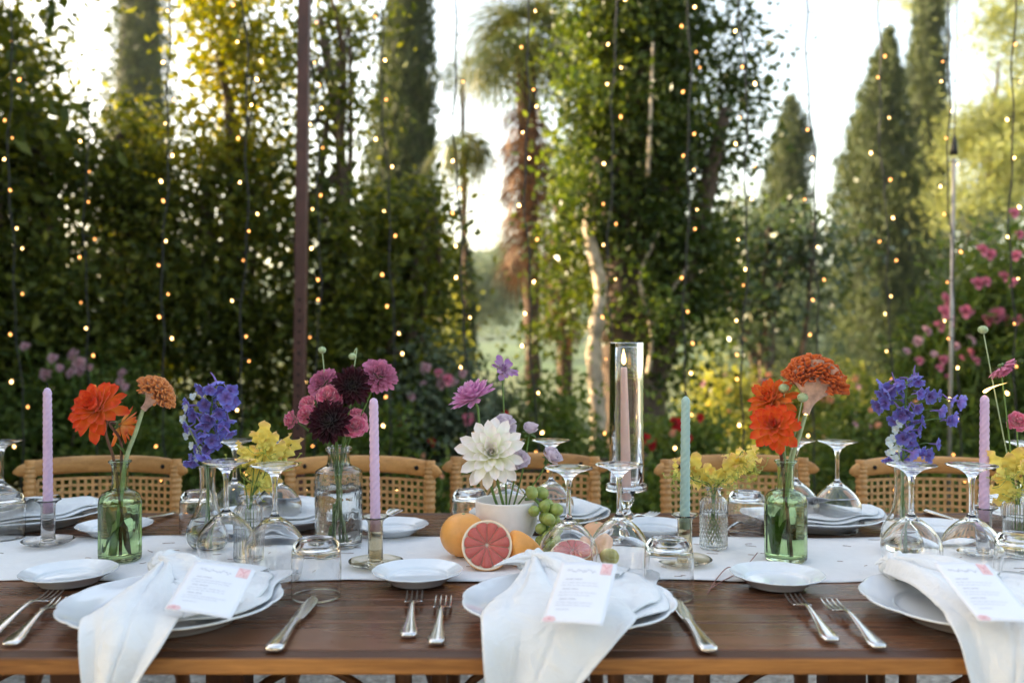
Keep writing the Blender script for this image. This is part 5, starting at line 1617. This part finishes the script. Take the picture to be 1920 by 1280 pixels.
# unseen laurel copies added behind the camera to cut the front light
for k_, (x, y, rz, sc) in enumerate(((-6.6, -4.6, 20, 1.1), (-4.4, -5.2, 140, 1.2), (-2.2, -5.4, 250, 1.1), (0.1, -5.8, 60, 1.2), (2.3, -5.3, 300, 1.1), (4.5, -5.2, 100, 1.2), (6.7, -4.4, 190, 1.1))):
    c_ = copy_tree(T1, (x, y, 0), R(rz), 'unseen laurel tree added behind the viewer to dim the front light, %s from the left' % ('first', 'second', 'third', 'fourth', 'fifth', 'sixth', 'seventh')[k_], 'added laurel trees behind the viewer')
    c_.scale = (sc, sc, sc)

# ivy-clad tree
IV = tree('ivy_clad_tree', 'tall ivy-covered tree with a pale peeling trunk', 'tree', 1190, 6.0,
     [(1195, 50, 6.0, 115, 130, 170), (1200, 240, 6.0, 120, 130, 170), (1205, 420, 6.0, 135, 110, 120), (1190, 560, 6.0, 120, 90, 26), (1290, 500, 6.0, 90, 110, 44), (1070, 470, 6.6, 60, 90, 12), (1050, 600, 6.7, 70, 80, 9), (1250, 680, 6.0, 100, 80, 10),
      (1355, 90, 6.0, 50, 70, 6), (1385, 190, 6.0, 50, 50, 5), (1415, 180, 6.0, 35, 40, 3), (1360, 280, 6.0, 45, 50, 5), (1400, 40, 6.0, 40, 25, 2), (1420, 120, 6.0, 25, 25, 2)], 21, LM['ivy'], trunk=.24, top=4.6, bark='bark', nl=7, per=60, depth=.42,
     extra=([(1090, 200, 5.9, 30, 190, 14), (1075, 370, 5.9, 35, 100, 7), (1230, 620, 5.8, 80, 90, 8)], LM['bush']))  # lighter leaf clumps paint the sunlit left edge of the ivy
b_iv = IV.location
def trunk_extra(par, pts, r, mat, seed, name='stem_trunk'):
    rng = random.Random(seed)
    P = curve([Vector(p) - b_iv for p in pts], 9)
    rr = [r * (1.1 - .35 * i / len(P)) * rng.uniform(.85, 1.18) for i in range(len(P))]
    ob(name, mesh(name, *tube(P, rr, 10)), M[mat], par)
trunk_extra(IV, [pix(1118, 960, 5.7) * 1.0, pix(1122, 800, 5.7), pix(1114, 660, 5.7), pix(1126, 540, 5.75), pix(1105, 430, 5.8), pix(1120, 300, 5.9)], .050, 'bark_pale', 1)
trunk_extra(IV, [pix(1200, 960, 6.05), pix(1206, 800, 6.05), pix(1190, 640, 6.05), pix(1200, 450, 6.05)], .105, 'bark_red', 2)
trunk_extra(IV, [pix(1215, 700, 5.7), pix(1222, 620, 5.7), pix(1200, 520, 5.7), pix(1240, 430, 5.75)], .014, 'bark_pale', 3)
trunk_extra(IV, [pix(1222, 620, 5.7), pix(1250, 560, 5.7), pix(1290, 500, 5.7)], .012, 'bark_pale', 4)
trunk_extra(IV, [pix(1215, 330, 5.55), pix(1220, 200, 5.5), pix(1224, 80, 5.5)], .010, 'bark_pale', 5)

tree('camellia_shrub', 'dark glossy shrub right of the ivy-covered tree', 'shrub', 1450, 7.2,
     [(1440, 460, 7.2, 90, 60, 34), (1530, 470, 7.2, 60, 60, 16), (1370, 520, 7.1, 70, 100, 26), (1490, 560, 7.2, 90, 60, 9), (1400, 640, 7.0, 90, 70, 14)], 31, LM['camellia'], top=2.0, nl=12, L=.075, W=.02, sig=.15, per=44)
tree('olive_shrub', 'round silvery shrub under the dark shrub at right', 'shrub', 1450, 9.5,
     [(1450, 620, 9.5, 95, 95, 70), (1500, 680, 9.4, 110, 60, 30)], 32, LM['grey'], top=1.1, nl=6, L=.06, W=.011, sig=.16)

# cypresses
def cypress(label, px, d, prof, seed, n=16000, L=.13, W=.020, name='cypress_tree', mat='cypress'):
    base = Vector(((px - 960) * d / FPX, d, 0))
    t = thing(name, label, 'tree', base, 0, 'cypress trees')
    rng = np.random.default_rng(seed)
    k = d / FPX
    prof = [(EYE - (py - 640) * k, hw * k, (cx - px) * k) for py, hw, cx in prof]
    zs = np.array([p[0] for p in prof])[::-1]; ws = np.array([p[1] for p in prof])[::-1]; cs = np.array([p[2] for p in prof])[::-1]
    z = rng.uniform(max(.25, zs[0]), zs[-1], n * 2)
    w = np.interp(z, zs, ws)
    keep = rng.random(n * 2) < (w / ws.max()) ** .8 + .05
    z, w = z[keep][:n], w[keep][:n]
    a = rng.uniform(0, 2 * PI, len(z))
    lump = 1 + .10 * np.sin(3 * a + z * 2.2 + seed) + .10 * np.sin(7 * a - z * 4.1) * np.sin(z * 1.7 + a) + .09 * np.sin(z * 9 + 4 * a)
    r = w * lump * rng.uniform(.45, 1.16, len(z)) ** .5
    P = np.stack([np.interp(z, zs, cs) + r * np.cos(a), r * np.sin(a), z], 1)
    o = np.stack([np.cos(a) * .7, np.sin(a) * .7, np.full(len(a), 2.0)], 1)
    foliage('crown', P, L, W, LM[mat], t, seed, up=0, out=o)
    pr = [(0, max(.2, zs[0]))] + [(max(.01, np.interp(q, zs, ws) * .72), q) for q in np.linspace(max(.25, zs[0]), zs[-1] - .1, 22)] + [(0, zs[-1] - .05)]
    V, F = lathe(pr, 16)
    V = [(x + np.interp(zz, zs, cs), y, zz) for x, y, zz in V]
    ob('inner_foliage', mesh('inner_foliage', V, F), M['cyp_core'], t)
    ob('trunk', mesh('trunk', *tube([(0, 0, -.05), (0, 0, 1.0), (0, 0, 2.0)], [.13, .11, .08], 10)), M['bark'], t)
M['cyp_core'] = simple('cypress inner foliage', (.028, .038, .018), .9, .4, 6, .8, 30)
cypress('tall cypress at left rising behind the laurels', 262, 18.5, [(-420, 4, 268), (-250, 28, 267), (0, 44, 264), (240, 64, 260), (500, 72, 260), (900, 66, 260)], 1)
cypress('tall cypress in the middle left of the bright gap', 755, 13, [(-360, 4, 770), (-150, 26, 769), (0, 36, 768), (200, 54, 758), (400, 64, 752), (640, 66, 750), (860, 55, 752)], 2, 18000)
cypress('short pointed cypress with a ragged right side', 1482, 20, [(182, 3, 1484), (215, 16, 1484), (260, 34, 1487), (275, 38, 1484), (330, 38, 1476), (400, 44, 1474), (640, 52, 1474), (720, 46, 1476)], 3, 12000, .15)
cypress('broad pointed cypress with a sunlit left side', 1648, 17, [(55, 3, 1668), (110, 20, 1662), (180, 36, 1654), (240, 52, 1648), (310, 66, 1642), (400, 76, 1648), (520, 82, 1654), (700, 76, 1656), (760, 60, 1656)], 4, 22000)
cypress('tallest slim cypress at right reaching the top of the frame', 1738, 18.5, [(-120, 4, 1748), (-40, 18, 1746), (40, 26, 1742), (140, 36, 1736), (210, 40, 1734), (330, 36, 1738), (450, 40, 1742), (640, 46, 1742), (740, 42, 1742)], 5, 16000)
cypress('slim young cypress below the drooping palm', 870, 12, [(452, 2, 871), (480, 9, 871), (540, 16, 870), (620, 19, 870), (690, 18, 870), (760, 15, 870)], 6, 5000, .09, .014)

# pines glowing at the right edge
def pine(label, px, d, blobs, seed, top, mat='pine'):
    return tree('pine_tree', label, 'tree', px, d, blobs, seed, LM[mat], per=230, sig=.26, depth=.9, L=.16, W=.012, trunk=.06, top=top, nl=3, group='pine trees', up=.3)
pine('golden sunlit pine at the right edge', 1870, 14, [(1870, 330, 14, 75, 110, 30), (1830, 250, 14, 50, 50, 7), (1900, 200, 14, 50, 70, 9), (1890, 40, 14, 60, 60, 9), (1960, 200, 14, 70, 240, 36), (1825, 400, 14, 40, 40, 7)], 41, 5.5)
pine('golden pine top behind the tallest cypress', 1740, 24, [(1745, -10, 24, 45, 55, 16), (1790, -30, 24, 60, 40, 8), (1690, -20, 24, 40, 30, 4)], 42, 10.0)
tree('evergreen_shrub', 'dark round evergreen below the golden pine', 'shrub', 1830, 11, [(1830, 470, 11, 50, 60, 34), (1840, 580, 11, 80, 90, 50)], 43, LM['camellia'], top=1.6, nl=5, sig=.18, L=.08)
tree('broadleaf_tree', 'pale distant broadleaf tree behind the bright gap', 'tree', 850, 40, [(820, 520, 40, 60, 60, 26), (905, 560, 40, 60, 50, 26), (960, 520, 42, 50, 60, 26)], 44, LM['grey'], top=2.5, nl=5, per=160, sig=.6, L=.2, W=.06, depth=2.5, trunk=.2)
tree('broadleaf_tree', 'yellow-green small tree beside the slim young cypress', 'tree', 832, 9.5, [(835, 640, 9.5, 32, 55, 14), (828, 580, 9.5, 20, 40, 5)], 45, LM['sunbush'], top=1.2, nl=4, sig=.13, trunk=.03)
tree('broadleaf_tree', 'grey-green tree beyond the dark shrub at right', 'tree', 1420, 26, [(1340, 560, 26, 90, 140, 40), (1560, 580, 26, 60, 110, 34), (1400, 420, 26, 60, 50, 16)], 46, LM['grey'], top=4, nl=6, sig=.4, L=.2, W=.07, depth=1.6, trunk=.2)

# palms
def fan_frond(L, nb, spread, droop, seed, w=.014):
    rng = random.Random(seed)
    mb_v, mb_f = [], []
    for k in range(nb):
        a = R(-spread + 2 * spread * k / (nb - 1)) + rng.uniform(-.03, .03)
        ll = L * (1 - .22 * abs(2 * k / (nb - 1) - 1) ** 2) * rng.uniform(.9, 1.05)
        d = Vector((math.sin(a), math.cos(a), 0)); s = Vector((d.y, -d.x, 0))
        b = len(mb_v)
        for j in range(5):
            v = j / 4
            p = d * (ll * v) + Vector((0, 0, -droop * ll * max(0, v - .35) ** 2 * 2.2))
            ww = w * (.25 + 1.1 * v if v < .45 else .75 * (1 - (v - .45) / .56) + .02)
            mb_v += [tuple(p - s * ww), tuple(p + s * ww + Vector((0, 0, .004)))]
        for j in range(4): mb_f.append((b + 2 * j, b + 2 * j + 1, b + 2 * j + 3, b + 2 * j + 2))
    return mesh('fan_leaf', mb_v, mb_f, False)
def palm(label, px, d, crown_py, rad_px, trunk_r, n, seed, skirt, lean=0, droop=.5, nb=22):
    k = d / FPX
    base = Vector(((px - 960) * k, d, 0)); zc = EYE - (crown_py - 640) * k
    t = thing('palm_tree', label, 'tree', base, 0, 'palm trees')
    rng = random.Random(seed)
    tp = curve([(0, 0, -.05), (lean * .3, 0, zc * .4), (lean * .7, 0, zc * .75), (lean, 0, zc)], 12)
    rr = [trunk_r * (.85 + .3 * i / len(tp)) * rng.uniform(.85, 1.2) for i in range(len(tp))]
    ob('trunk', mesh('trunk', *tube(tp, rr, 12)), M['bark_palm'], t)
    L = rad_px * k * .62
    fm = [fan_frond(L, nb, 125, droop, seed + q) for q in range(3)]
    for m in fm: m.materials.append(LM['palm'])
    top = Vector((lean, 0, zc))
    for q in range(n):
        th = q * 2.39996; el = R(78 - 105 * (q / n))
        dv = Vector((math.cos(th) * math.cos(el), math.sin(th) * math.cos(el), math.sin(el)))
        p1 = top + dv * (rad_px * k * .48) + Vector((0, 0, -.06 * (1 - q / n)))
        fr = ob('frond', mesh('frond', *tube([top, top.lerp(p1, .5) + Vector((0, 0, .04)), p1], [.014, .010, .007], 5)), M['stem'], t)
        up = Vector((0, 0, 1)); x = dv.cross(up).normalized(); nn = x.cross(dv)
        m4 = Matrix((x, dv, nn)).transposed().to_4x4(); m4.translation = p1
        m4 = m4 @ Matrix.Rotation(R(-25 - 25 * q / n), 4, 'X')
        ob('fan_leaf', fm[q % 3], None, fr, matrix=m4)
    if skirt:
        dm = [fan_frond(L * .9, 14, 60, .4, seed + 9 + q) for q in range(2)]
        for m in dm: m.materials.append(LM['dead'])
        for q in range(skirt):
            th = q * 2.39996; f = q / skirt
            c = top + Vector((0, 0, -.45 - f * zc * .42))
            dv = Vector((math.cos(th) * .45, math.sin(th) * .45, -1)).normalized()
            x = dv.cross(Vector((math.cos(th), math.sin(th), 0.3))).normalized(); nn = x.cross(dv)
            m4 = Matrix((x, dv, nn)).transposed().to_4x4(); m4.translation = c + Vector((math.cos(th), math.sin(th), 0)) * trunk_r * 1.2
            ob('dry_frond', dm[q % 2], None, t, matrix=m4)
palm('fan palm with shaggy brown trunk left of the ivy tree', 1002, 9.0, 105, 175, .085, 44, 3, 30, lean=-.09)
palm('small drooping palm standing in the bright gap', 872, 9.5, 285, 75, .022, 14, 5, 0, droop=2.6, nb=14)
palm('second fan palm crown half hidden by the ivy tree', 1060, 9.8, 330, 120, .09, 16, 8, 24, lean=-.03)
palm('slender palm with small crown above the drooping palm', 868, 12.5, 150, 75, .03, 10, 11, 0, droop=1.0, nb=14)

# flowering bushes
def blossom_mesh(rad, seed, n=16):
    tm = petal_mesh('petal', rad, rad * .48, .4, .1, .68, .5, nu=2, nv=3)
    V, F, al = mdata(tm)
    VV, FF, AA = [], [], []
    for k, m4 in enumerate(whorl((0, 0, 0), (0, 0, 1), n, 15, 95, .6, 1, .1, 1, .15, seed, rad)):
        A = np.array(m4); VV.append(V @ A[:3, :3].T + A[:3, 3]); FF.append(F + k * len(V)); AA.append(al)
    m = mesh('blossom', np.vstack(VV).astype(np.float32), np.vstack(FF).astype(np.int32))
    a = m.attributes.new('along', 'FLOAT', 'POINT'); a.data.foreach_set('value', np.concatenate(AA).astype(np.float32))
    return m
PM['gpink'] = petalmat('garden pink', (.62, .20, .28), (.66, .18, .28), .35, var=.4)
PM['gpale'] = petalmat('garden pale pink', (.66, .42, .46), (.62, .36, .42), .35, var=.3)
PM['gred'] = petalmat('garden red', (.50, .012, .016), (.52, .010, .018), .3, var=.4)
PM['gpeach'] = petalmat('garden peach', (.80, .48, .26), (.78, .38, .26), .35, var=.35)
PM['gyel'] = petalmat('garden yellow', (.75, .55, .10), (.78, .60, .14), .35, var=.3)
BM = {}
for q in ('gpink', 'gpale', 'gred', 'gpeach', 'gyel'):
    BM[q] = blossom_mesh(.034, len(BM) + 3); BM[q].materials.append(PM[q])
def bush(name, label, px, d, blobs, seed, mat, flowers=(), top=.6, L=.05, W=.013, per=50, sig=.10, depth=.35, nl=6, s=1.0):
    t = tree(name, label, 'bush', px, d, blobs, seed, LM[mat], per, sig, depth, L, W, .018, top, 'bark', 'garden bushes', nl, 'foliage')
    rng = random.Random(seed)
    for (fx, fy, kind, sc) in flowers:
        p = pix(fx, fy, d - depth * rng.uniform(.55, 1.05)) - t.location
        ob('blossom', BM[kind], None, t, matrix=frame(p, (rng.uniform(-.6, .6), -.8, rng.uniform(-.1, .8)), scale=sc * s * rng.uniform(.85, 1.15)))
        ob('flower_stalk', mesh('flower_stalk', *tube([p + Vector((0, .08, -.16)), p + Vector((0, .02, -.06)), p], .003, 5)), M['stem'], t)
    return t
rng = random.Random(5)
def sprinkle(x0, x1, y0, y1, n, kinds, sc=(.7, 1.1)):
    return [(rng.uniform(x0, x1), rng.uniform(y0, y1), rng.choice(kinds), rng.uniform(*sc)) for _ in range(n)]
bush('rose_bush', 'grey-green rose bush with pink blooms left of the bowl', 860, 5.0, [(800, 760, 5.0, 75, 95, 50), (880, 800, 5.0, 80, 100, 46), (840, 900, 4.9, 130, 60, 40), (820, 690, 5.1, 60, 50, 12)], 51, 'grey',
     [(798, 690, 'gpale', .9), (822, 700, 'gpink', .8), (838, 712, 'gpink', .9), (850, 718, 'gpale', .9), (876, 785, 'gpink', 1.1), (752, 797, 'gred', 1.0), (809, 830, 'gred', .8), (826, 722, 'gpale', .8), (770, 745, 'gpale', .8), (948, 775, 'gred', .6), (868, 700, 'gpale', .7), (795, 720, 'gpale', .6)] + sprinkle(780, 900, 840, 900, 9, ['gpeach', 'gpale'], (.4, .6)))
bush('green_bush', 'leafy green bush between the rose bush and the palm trunk', 1020, 5.0, [(1020, 830, 5.0, 80, 80, 36), (980, 890, 4.9, 110, 60, 40), (1050, 740, 5.0, 40, 40, 5)], 52, 'bush')
bush('geranium_bush', 'dark bush with red geranium blooms behind the sage candle', 1260, 4.8, [(1250, 880, 4.8, 100, 90, 60), (1300, 830, 4.9, 60, 60, 18), (1170, 900, 4.7, 70, 60, 30)], 53, 'bush',
     [(1216, 828, 'gred', 1.1), (1208, 822, 'gred', .9), (1268, 792, 'gred', .9), (1278, 800, 'gred', 1.0), (1312, 782, 'gred', .8), (1290, 820, 'gred', .7), (1262, 812, 'gpeach', .7), (1222, 836, 'gred', .8)])
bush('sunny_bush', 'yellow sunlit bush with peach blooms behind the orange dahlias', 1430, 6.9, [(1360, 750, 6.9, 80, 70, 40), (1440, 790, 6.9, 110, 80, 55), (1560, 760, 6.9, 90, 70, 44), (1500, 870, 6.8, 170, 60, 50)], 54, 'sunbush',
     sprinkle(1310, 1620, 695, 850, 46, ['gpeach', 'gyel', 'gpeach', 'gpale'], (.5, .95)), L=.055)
bush('oleander_bush', 'tall oleander with bright pink blooms at the right edge', 1840, 5.2, [(1830, 650, 5.2, 120, 120, 60), (1900, 520, 5.2, 90, 110, 40), (1820, 820, 5.1, 150, 110, 80), (1930, 700, 5.1, 90, 150, 50), (1740, 720, 5.3, 70, 80, 22)], 55, 'bush',
     [(1772, 562, 'gpink', 1.3), (1768, 585, 'gpink', 1.2), (1780, 600, 'gpink', 1.1), (1832, 532, 'gpink', 1.1), (1848, 528, 'gpink', 1.0), (1840, 470, 'gpink', 1.0), (1856, 478, 'gpink', .9), (1880, 520, 'gpink', 1.1), (1896, 530, 'gpink', 1.0), (1868, 590, 'gpink', 1.2), (1884, 600, 'gpink', 1.0), (1850, 600, 'gpink', 1.0), (1812, 585, 'gpink', 1.1), (1736, 622, 'gpale', 1.0), (1722, 640, 'gpale', .9), (1900, 400, 'gpink', 1.0), (1910, 440, 'gpink', .9), (1818, 640, 'gpale', .9), (1792, 650, 'gpale', .8), (1905, 480, 'gpink', 1.0), (1700, 660, 'gpale', .7), (1752, 665, 'gpale', .7), (1760, 612, 'gpink', 1.0), (1908, 600, 'gpink', .9)] + sprinkle(1690, 1900, 650, 720, 10, ['gpale', 'gpink'], (.5, .8)), top=1.4, L=.085, W=.011, nl=9)
bush('flowering_shrub', 'shrub with pale pink blossom at the foot of the left laurels', 150, 5.0, [(150, 760, 5.0, 150, 70, 40), (60, 820, 4.9, 130, 80, 40), (230, 860, 4.8, 130, 80, 40)], 56, 'bush',
     [(100, 672, 'gpale', .8), (112, 690, 'gpale', .7), (140, 665, 'gpale', .9), (148, 680, 'gpale', 1.0), (152, 695, 'gpale', .9), (136, 700, 'gpale', .9), (86, 702, 'gpale', .9), (232, 700, 'gpale', .9), (226, 716, 'gpale', .8), (168, 688, 'gpale', .6), (48, 650, 'gpale', .8), (234, 725, 'gpale', .7)])
bush('green_bush', 'low dark bush behind the left chairs', 420, 4.6, [(330, 880, 4.6, 120, 80, 46), (480, 890, 4.6, 120, 80, 46), (620, 880, 4.6, 100, 90, 40), (700, 850, 4.7, 80, 90, 30)], 57, 'bush')
bush('green_bush', 'low green bush behind the right chair and delphinium', 1680, 5.0, [(1640, 840, 5.0, 120, 80, 50), (1560, 900, 4.8, 130, 60, 40), (1740, 900, 4.8, 130, 70, 44)], 58, 'bush', sprinkle(1600, 1720, 740, 800, 5, ['gpeach', 'gpale'], (.4, .6)))
bush('green_bush', 'low bush between the middle chairs', 1160, 4.4, [(1130, 930, 4.3, 90, 50, 26), (860, 930, 4.3, 90, 50, 26), (1200, 950, 4.2, 80, 40, 18)], 59, 'bush', sprinkle(820, 880, 880, 930, 6, ['gpeach'], (.3, .5)))

# ------------------------------------------------------------------ posts and string lights
sp = thing('steel_post', 'rust-red steel post with a row of bolt holes', 'post', Vector(((556 - 960) * 3.75 / FPX, 3.75, 0)), rot=(0, R(.75), 0))
po = ob('post_tube', mesh('post_tube', *box(-.0235, .0235, -.0235, .0235, -.02, 3.6), False), M['post_steel'], sp); bevel(po, .004, 2)
hm_ = mesh('bolt_hole', *lathe([(0, 0), (.0055, 0), (.0060, .0006), (.0060, .004)], 14)); hm_.materials.append(M['hole'])
for z in np.arange(.25, 1.36, .0445):
    ob('bolt_hole', hm_, None, sp, loc=(0, -.0244, z), rot=(R(-90), 0, 0))
bp = ob('base_plate', mesh('base_plate', *box(-.06, .06, -.06, .06, .001, .009), False), M['post_steel'], sp)
gp = thing('light_pole', 'thin grey pole carrying lights near the right edge', 'pole', Vector(((1776 - 960) * 4.2 / FPX, 4.2, 0)), rot=(0, R(.9), 0))
ob('shaft', mesh('shaft', *lathe([(0, 0), (.008, 0), (.008, 2.00), (0, 2.0)], 14)), M['pole'], gp)
ob('cap', mesh('cap', *lathe([(0, 2.02), (.018, 2.02), (.016, 2.05), (.007, 2.10), (0, 2.13)], 14)), M['wire'], gp)
ob('hook', mesh('hook', *tube(curve([(0, 0, 2.1), (.004, 0, 2.4), (.0, 0, 3.3)], 4), .003, 6)), M['wire'], gp)
bulb_me = mesh('bulb', *lathe(smoothprof([(0, -.0085), (.0036, -.0055), (.0048, -.001), (.0036, .004), (.0018, .0065), (0, .0075)], 3), 10)); bulb_me.materials.append(M['bulb'])
dim_me = bulb_me.copy(); dim_me.materials.clear(); dim_me.materials.append(M['bulb_dim'])
strand_spots = [(30, 'at the left edge'), (170, 'left of the orange-red dahlia'), (314, 'above the small cockscomb'), (458, 'left of the steel post'), (592, 'beside the steel post'), (728, 'in front of the middle cypress'), (866, 'in the bright gap'), (998, 'in front of the shaggy palm'), (1150, 'above the tall lantern'), (1289, 'above the sage candle'), (1394, 'right of the ivy tree'), (1524, 'in front of the short cypress'), (1662, 'in front of the broad cypress'), (1790, 'beside the thin grey pole'), (1905, 'at the right edge')]
for k, (px, say) in enumerate(strand_spots):
    rg = random.Random(100 + k)
    d = 3.85 + .25 * math.sin(k * 1.7)
    x = (px - 960) * d / FPX
    t = thing('string_light_strand', 'hanging strand of warm bulbs %s' % say, 'string lights', (x, d, 0), 0, 'hanging strands of string lights')
    wig = lambda z: Vector((.020 * math.sin(z * 2.3 + k) + .007 * math.sin(z * 9 + 2 * k) + .004 * math.sin(z * 21 + k) - .010 * (z - 1.2), .01 * math.sin(z * 3 + k), z))
    wire = MB(); wire.add(tube([wig(z) for z in np.linspace(.35, 3.4, 110)], .0036, 6))
    z = .42 + rg.uniform(0, .08)
    while z < 2.85:
        s = rg.choice((-1, 1)) * rg.uniform(.012, .040)
        p0 = wig(z); p1 = p0 + Vector((s, rg.uniform(-.03, .03), rg.uniform(-.02, .01)))
        wire.add(tube([p0, p1 + Vector((0, 0, .008))], .0022, 5))
        dim = rg.random() < .5
        ob('bulb', dim_me if dim else bulb_me, None, t, loc=p1, rot=(rg.uniform(-.6, .6), rg.uniform(-.6, .6), 0)).scale = [rg.uniform(.5, 1.0)] * 3
        z += rg.uniform(.075, .205)
    wire.build('wire', M['wire'], t)
oc = thing('overhead_cable', 'black cable overhead that carries the light strands', 'cable', (0, 3.9, 0))
ob('cable', mesh('cable', *tube([(x, .1 * math.sin(x), 3.42 - .05 * math.sin(x * 1.3)) for x in np.linspace(-4.5, 4.5, 40)], .005, 6)), M['wire'], oc)

# ------------------------------------------------------------------ evening air
hz = ob('haze', mesh('haze', *box(-395, 395, -60, 415, -2.5, 60), False)); hz['kind'] = 'stuff'
hmat, ht, hout = nodes('evening haze')
pv = ht.nodes.new('ShaderNodeVolumePrincipled'); pv.inputs['Color'].default_value = (.93, .97, 1, 1); pv.inputs['Density'].default_value = .0004; pv.inputs['Anisotropy'].default_value = .3
ht.links.new(pv.outputs[0], hout.inputs['Volume'])
hz.data.materials.append(hmat)
